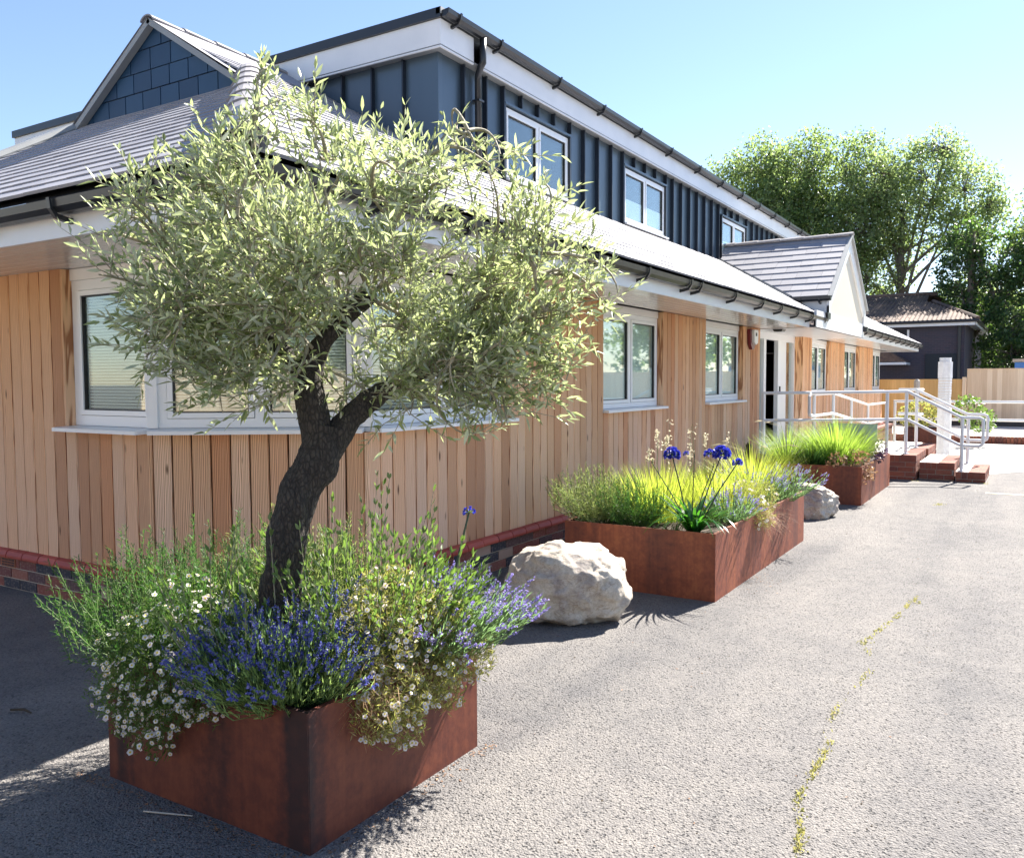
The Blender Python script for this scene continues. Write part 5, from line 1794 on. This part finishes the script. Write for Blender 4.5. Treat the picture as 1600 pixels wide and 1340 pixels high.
# far planter shrub
leaf_mound('garden_shrub', 'pale yellow green shrub in the small distant planter', 'shrub', [([-2.25, 21.5, 0.75], 0.34), ([-2.5, 21.5, 0.7], 0.26), ([-1.95, 21.6, 0.72], 0.28)], 900, (0.05, 0.1), (0.03, 0.05), 'fleabane_pale')
leaf_mound('garden_shrub', 'green leafy shrub behind the white pier and its handrails', 'shrub', [([-1.3, 21.7, 0.85], 0.32), ([-1.05, 21.8, 0.6], 0.3)], 800, (0.05, 0.1), (0.03, 0.05), 'sucker_leaf')

# ------------------------------------------------------------------ ground details
crack = [(-0.62, 2.77), (-0.68, 3.05), (-0.71, 3.14), (-0.71, 3.44), (-0.70, 3.65), (-0.75, 3.85), (-0.76, 4.19), (-0.73, 4.51), (-0.71, 4.86), (-0.82, 5.25), (-0.79, 5.56), (-0.74, 5.92), (-0.68, 6.62)]
pts_, sc_ = [], []
for i in range(len(crack) - 1):
    a, b = np.array(crack[i]), np.array(crack[i + 1])
    L_ = np.linalg.norm(b - a)
    for k in range(int(L_ * 420)):
        t_ = RG.rand()
        p_ = a + (b - a) * t_
        dens = 0.5 + 0.75 * noise.noise(Vector((p_[0] * 9, p_[1] * 6, 3)))
        if RG.rand() < max(0.06, dens) ** 2.4 * 1.5:
            pts_.append([p_[0] + RG.normal() * 0.009, p_[1] + RG.normal() * 0.012, 0.001])
for (x, y, r_, n_) in ((-0.82, 5.25, 0.03, 30), (-0.73, 5.93, 0.025, 20), (-0.985, 11.57, 0.05, 60), (-0.5, 16.0, 0.06, 40), (-0.66, 6.4, 0.02, 20), (-0.62, 14.2, 0.06, 40), (-1.52, 14.1, 0.05, 40), (-0.71, 3.6, 0.02, 20)):
    for k in range(n_):
        pts_.append([x + RG.normal() * r_ * .6, y + RG.normal() * r_, 0.001])
P = np.array(pts_)
n = len(P)
V, F = leaf_arrays(P, nrm(rand_unit(n) + np.array([0, 0, 1.0])), rand_unit(n), RG.uniform(0.007, 0.020, n), RG.uniform(0.004, 0.010, n))
o = put(bpy.data.objects.new('crack_weeds', np_mesh('crack_weeds', V, F, 'moss')))
o['kind'] = 'stuff'
tag(o, 'yellow green moss and weeds growing along a crack in the asphalt', 'weeds')
# fallen leaves and grit beside planter 2
P = np.stack([RG.normal(-1.78, 0.07, 70), RG.normal(6.5, 0.16, 70), np.full(70, 0.003)], 1)
P2 = np.stack([RG.uniform(-3.3, 1.2, 130), RG.uniform(1.6, 12, 130), np.full(130, 0.003)], 1)
P2 = np.concatenate([P2, np.stack([RG.uniform(-3.2, -1.9, 160), 1.915 - np.abs(RG.normal(0, 0.03, 160)), np.full(160, 0.003)], 1), np.stack([-1.96 + np.abs(RG.normal(0, 0.03, 90)), RG.uniform(1.9, 3.0, 90), np.full(90, 0.003)], 1)])
P = np.concatenate([P, P2])
n = len(P)
V, F = leaf_arrays(P, nrm(rand_unit(n) * np.array([1, 1, 0.15])), np.tile(np.array([[0, 0, 1.0]]), (n, 1)) + rand_unit(n) * 0.3, RG.uniform(0.005, 0.022, n), RG.uniform(0.003, 0.009, n))
o = put(bpy.data.objects.new('fallen_leaves', np_mesh('fallen_leaves', V, F, 'heuchera')))
o['kind'] = 'stuff'
tag(o, 'small dry leaves and debris scattered on the asphalt', 'fallen leaves')
P = np.stack([RG.uniform(-3.5, 1.0, 420), RG.uniform(1.3, 10, 420), np.full(420, 0.001)], 1)
n = len(P)
r_g = RG.uniform(0.002, 0.0065, n)[:, None]
dirs_ = [np.array(d_, float) for d_ in ((1, 0, 0), (0, 1, 0), (-1, 0, 0), (0, -1, 0), (0, 0, 1))]
Vg = np.stack([P + d_ * r_g * RG.uniform(0.6, 1.2, (n, 1)) for d_ in dirs_], 1).reshape(-1, 3)
bg = (np.arange(n) * 5)[:, None]
Fg = np.concatenate([bg + np.array([[i_, (i_ + 1) % 4, 4]]) for i_ in range(4)], 1).reshape(-1, 3)
o = put(bpy.data.objects.new('grit', np_mesh('grit', Vg, Fg, 'stick')))
o['kind'] = 'stuff'
tag(o, 'tiny dark stones and grit scattered over the asphalt', 'grit')
tag(MB().tube([(-4.08, 2.09, 0.012), (-4.02, 2.12, 0.016), (-3.96, 2.12, 0.012)], [0.006, 0.007, 0.004], 6).build('twig', 'stick'), 'short dark twig lying on shaded asphalt at the left', 'twig')
tag(MB().tube([(-2.70, 1.83, 0.008), (-2.60, 1.865, 0.010), (-2.52, 1.90, 0.008)], [0.003, 0.003, 0.002], 6).build('twig', 'pale_stick'), 'thin pale twig on the ground in front of the foreground planter', 'twig')
lp = MB().box(-0.55, 3.5, 13.0, 13.08, -0.01, 0.004)
lp.build('parking_line', 'line_paint', kind='structure')

# ------------------------------------------------------------------ fences and background


def fence(x0, x1, y, h, pitch, mat_, label, z0=0.17, zg=0.30):
    t = thing('wooden_fence', label, 'fence', ((x0 + x1) / 2, y, z0), 'closeboard fences')
    n = round((x1 - x0) / pitch)
    me = MB().prism([(0.004, 0), (pitch + 0.012, -0.014), (pitch + 0.012, -0.006), (0.004, 0.016)], 0, h - zg - 0.002).mesh('fence_board', mat_)
    for i in range(n):
        inst('fence_board', me, t, T((x0 + i * pitch, y, zg)))
    MB().box(x0, x1, y + 0.017, y + 0.05, zg + 0.2, zg + 0.28).build('fence_rail', mat_, t)
    MB().box(x0, x1, y - 0.01, y + 0.03, 0.1, zg).build('gravel_board', 'gravel_board', t)
    MB().box(x0, x1, y - 0.03, y + 0.04, h - 0.001, h + 0.022).build('fence_capping', mat_, t)
    return t


fence(-9.5, -1.74, 28.0, 1.50, 0.125, 'fence_old', 'lower golden brown board fence in front of the dark brick building')
fence(-1.72, 9.0, 27.9, 1.80, 0.125, 'fence_new', 'taller pale new board fence at the right edge behind the barrier')
tag(MB().box(-1.84, -1.74, 27.88, 27.96, 0.17, 1.58).build('fence_post', 'fence_new'), 'short pale wooden post where the two fences meet', 'post')
gp_ = MB().tube([(-2.72, 25.0, 0.17), (-2.72, 25.0, 1.48), (-2.72, 25.0, 1.53)], [0.075, 0.075, 0.03], 10)
tag(gp_.build('grey_post', 'post_grey'), 'thick grey round topped post in front of the golden fence', 'post')

# dark brick outbuilding
OB = thing('brick_building', 'dark brick building with weathered clay tiled roof beyond the fences', 'building', (-6, 46, 0))
MB().box(-14, -2.59, 40, 52.6, 0, 3.84).build('wall', 'dark_brickwork', OB)
MB().box(-14.3, -2.2, 39.6, 53, 3.83, 3.87).build('soffit', 'white_paint', OB)
MB().box(-14.3, -2.18, 39.56, 39.6, 3.72, 3.86).box(-2.2, -2.16, 39.56, 53, 3.72, 3.86).build('fascia', 'white_paint', OB)
MB().tube([(-14.3, 39.5, 3.90), (-2.1, 39.5, 3.90), (-2.1, 53, 3.9)], 0.07, 6).build('gutter', 'black_plastic', OB)
MB().tube([(-2.78, 39.9, 3.8), (-2.78, 39.9, 0)], 0.06, 6).build('downpipe', 'black_plastic', OB)
rb = MB()
RY, RZ_, RX_ = 46.3, 5.62, -4.2
e0 = 3.93
# corrugated tile relief on the front slope
nn = 70
for i in range(nn):
    xa, xb = -14.4 + (12.3) * i / nn, -14.4 + 12.3 * (i + 1) / nn
    xm = (xa + xb) / 2

    def topy(x):
        return RY if x < RX_ - 0.3 else 39.5 + (RY - 39.5) * max(0.0, (-2.1 - x) / (-2.1 - (RX_ - 0.3))) * (0.72 if x > RX_ - 0.3 else 1)

    def sl(x, y, d):
        return (x, y, e0 + (RZ_ - e0) * (y - 39.5) / (RY - 39.5) + d)
    ya, ym_, yb = topy(xa), topy(xm), topy(xb)
    ja = 1 if ya > 39.6 else 0
    rb.add([sl(xa, 39.5, 0), sl(xm, 39.5, 0.06), sl(xb, 39.5, 0), sl(xb, yb, 0), sl(xm, ym_, 0.06), sl(xa, ya, 0)], [(0, 1, 4, 5), (1, 2, 3, 4)])
rb.add([(-2.1, 39.5, e0), (-2.1, 53, e0), (RX_, RY, RZ_ - 0.45)], [(0, 1, 2)])
rb.add([(-14.4, RY, RZ_), (RX_, RY, RZ_), (-2.1, 53, e0), (-14.4, 53, e0)], [(0, 1, 2, 3)])
rb.build('roof', 'clay_tile', OB)
MB().tube([(-14.4, RY, RZ_ + 0.03), (RX_, RY, RZ_ + 0.03)], 0.12, 6).build('ridge', 'clay_tile', OB)
MB().tube([(RX_ - 0.05, RY - 1.5, RZ_ - 0.45), (-2.1, 39.5, e0 + 0.05)], 0.10, 6).build('hip', 'clay_tile', OB)
MB().box(-4.05, -2.72, 39.93, 39.99, 0, 2.58).build('door', 'dark_interior', OB, label='wide black door recess')
MB().box(-5.35, -4.75, 39.94, 39.99, 3.1, 3.6).build('window', 'dark_interior', OB)
MB().box(-4.77, -4.69, 39.92, 39.99, 3.05, 3.62).build('window_frame', 'white_frame', OB)
MB().prism([(-5.9, 2.25), (-4.65, 2.25), (-5.2, 2.62), (-5.9, 2.85)], 38.6, 39.98, 'y').build('canopy', 'clay_tile', OB)
MB().box(-5.9, -4.62, 38.55, 39.9, 2.12, 2.22).build('canopy_fascia', 'white_paint', OB)

bc_ = thing('blue_container', 'bright blue container partly visible above the pale fence at the right edge', 'container', (0.7, 32.5, 0))
MB().box(-0.62, 2.4, 32, 34, 0, 2.05).build('body', 'blue_paint', bc_)
MB().box(-0.68, 2.46, 31.95, 34.05, 2.06, 2.16).build('rim', 'post_grey', bc_)


def big_tree(label, x, y, trunk_r, trunk_h, bl, n_cl, per, ls, mat_, limbs_n=14, name='broadleaf_tree', clr=0.55, lean=(0, 0), seed=0):
    t = thing(name, label, 'tree', (x, y, 0), 'background trees')
    zc = max(b[0][2] for b in bl)
    top = (x + lean[0], y + lean[1], trunk_h)
    MB().tube([(x, y, -0.1), (x + lean[0] * .2, y, trunk_h * 0.35), (x + lean[0] * .6, y + lean[1] * .6, trunk_h * 0.7), top], [trunk_r * 1.25, trunk_r, trunk_r * 0.75, trunk_r * 0.45], 10).build('trunk', 'far_bark', t, smooth=True)
    A, B, ra, rb_ = [], [], [], []
    tips = sample_blobs(bl, n_cl, 0.15)
    cs_ = [np.array(b[0]) for b in bl]
    mains = []
    for c in cs_:
        h_ = RG.uniform(0.35, 0.95)
        s0 = np.array([x + lean[0] * h_, y + lean[1] * h_, trunk_h * h_])
        md = (s0 + c) / 2 + np.array([0, 0, 0.3])
        pp = bezier(s0, md, c, np.linspace(0, 1, 7))
        mains.append(pp)
        rr = np.linspace(trunk_r * 0.42, trunk_r * 0.1, 7)
        A.append(pp[:-1]), B.append(pp[1:]), ra.append(rr[:-1]), rb_.append(rr[1:])
    nodes = np.concatenate([m_[2:] for m_ in mains])
    near = np.array([nodes[np.argmin(np.linalg.norm(nodes - tp, axis=1))] for tp in tips])
    md = (near + tips) / 2 + RG.normal(size=tips.shape) * 0.2
    A += [near, md]
    B += [md, tips]
    ra += [np.full(n_cl, trunk_r * 0.09), np.full(n_cl, trunk_r * 0.06)]
    rb_ += [np.full(n_cl, trunk_r * 0.06), np.full(n_cl, trunk_r * 0.02)]
    V, F = tube_arrays(np.concatenate(A), np.concatenate(B), np.concatenate(ra), np.concatenate(rb_), 5)
    o = put(bpy.data.objects.new('limbs', np_mesh('limbs', V, F, 'far_bark')), t)
    n = n_cl * per
    P = np.repeat(tips, per, 0) + rand_unit(n) * (RG.uniform(0, 1, n) ** 0.5 * clr)[:, None] * np.array([1, 1, 0.75])
    V, F = quad_leaf_arrays(P, nrm(rand_unit(n) + np.array([0, 0, -0.2])), nrm(rand_unit(n) + np.array([0, 0, 0.7])), RG.uniform(ls * 0.7, ls * 1.3, n), RG.uniform(ls * 0.5, ls * 0.9, n))
    o = put(bpy.data.objects.new('crown', np_mesh('crown', V, F, mat_)), t)
    o['kind'] = 'stuff'
    return t


# at Y=50: 1110px -> X -16.9, 1370 -> -7.7, 1490 -> -4, 1560 -> -1.9 ; z by height
big_tree('tall rounded tree at the left of the group, rising behind the metal clad upper storey', -15.2, 52, 0.26, 9,
         [([-16.0, 52, 12.6], 2.6), ([-14.2, 52, 13.6], 2.5), ([-15.5, 52, 9.5], 3.2), ([-13.0, 51, 10.5], 2.8), ([-17.5, 52, 10.5], 1.9), ([-14.5, 51, 6.5], 3.0)], 1000, 36, 0.18, 'tree_leaf', clr=0.75)
big_tree('broad leafy tree in the middle of the background group behind the porch gable', -10.4, 51, 0.26, 9,
         [([-11.5, 51, 13.0], 2.6), ([-9.3, 51, 12.6], 2.6), ([-11.8, 50.5, 9.5], 2.8), ([-8.8, 50.5, 9.6], 2.6), ([-10.2, 50, 6.5], 2.9), ([-9.0, 50, 4.6], 2.2), ([-12.6, 51, 12.0], 2.2)], 1050, 36, 0.18, 'tree_leaf', clr=0.75)
big_tree('tall airy poplar with visible pale limbs, its crown highest of the background trees', -6.35, 50, 0.25, 10.5,
         [([-4.3, 50, 13.4], 1.25), ([-5.2, 50, 12.0], 2.0), ([-7.3, 50, 12.2], 2.0), ([-3.4, 50, 11.2], 1.7), ([-3.0, 50, 9.4], 1.5), ([-6.2, 50, 10.4], 1.9), ([-7.8, 50, 9.6], 1.9), ([-4.3, 50, 9.0], 1.4), ([-7.9, 50, 6.9], 1.7), ([-2.4, 50, 10.3], 1.1), ([-6.3, 50.5, 8.0], 1.0)], 900, 26, 0.16, 'poplar_leaf', clr=0.65, name='poplar_tree')
big_tree('dark leaved tree with a straight black trunk right of the brick building', -2.75, 46, 0.22, 8.6,
         [([-3.0, 46, 8.0], 1.1), ([-1.6, 46, 7.0], 1.4), ([-3.3, 46, 6.4], 1.1), ([-0.4, 46, 6.4], 1.5), ([-3.0, 46.5, 4.8], 1.2), ([-1.0, 46, 4.4], 1.8), ([-0.9, 45, 2.6], 1.7), ([-2.1, 56, 3.2], 1.6)], 520, 34, 0.17, 'dark_tree_leaf', clr=0.45)
big_tree('tree with pale sunlit foliage cut off by the right edge of the picture', 0.4, 48, 0.25, 8,
         [([-0.3, 48, 9.2], 1.5), ([1.4, 48, 9.8], 2.0), ([0.8, 48, 7.0], 2.2), ([-0.6, 47, 7.4], 1.3), ([2.6, 48, 6.0], 2.5), ([0.8, 46, 3.2], 2.2)], 420, 34, 0.18, 'tree_leaf')
big_tree('bright green bushy tree just behind the ridge of the brick building', -4.4, 56, 0.2, 5,
         [([-3.6, 56, 6.2], 1.5), ([-5.4, 56, 5.0], 1.3), ([-2.2, 56, 5.2], 1.7), ([-3.8, 56, 4.0], 1.9), ([-0.9, 56, 4.6], 1.9)], 380, 34, 0.18, 'poplar_leaf')
# surroundings outside the frame that the windows mirror
for (x, y, h_, lb) in ((9, 43, 1.0, 'tree beyond the pale fence, right of the picture, mirrored in the office windows'), (17, 42, 1.2, 'large tree far to the right beyond the car park, mirrored in the windows'),
                       (26, 46, 1.1, 'farthest tree to the right beyond the car park'), (-14, -16, 1.0, 'tree behind the camera to the left, mirrored in the corner window'),
                       (-5, -18, 1.2, 'tree directly behind the camera'), (4, -17, 0.9, 'tree behind the camera to the right')):
    big_tree(lb, x, y, 0.25, 5 * h_, [([x, y, 5.5 * h_], 2.9), ([x + 2.5, y + .5, 4.5 * h_], 2.5), ([x - 2.5, y - .5, 4.6 * h_], 2.6), ([x, y, 3.0 * h_], 2.6)], 150, 26, 0.34, 'tree_leaf', clr=0.75)
fence(9.02, 30.0, 27.9, 1.80, 0.25, 'fence_new', 'continuation of the pale fence beyond the right edge of the picture', z0=0.0)
fence(-26.0, 8.0, -11.0, 1.85, 0.25, 'fence_new', 'pale fence behind the camera mirrored in the corner window', z0=0.0)
print('objects', len(bpy.data.objects))
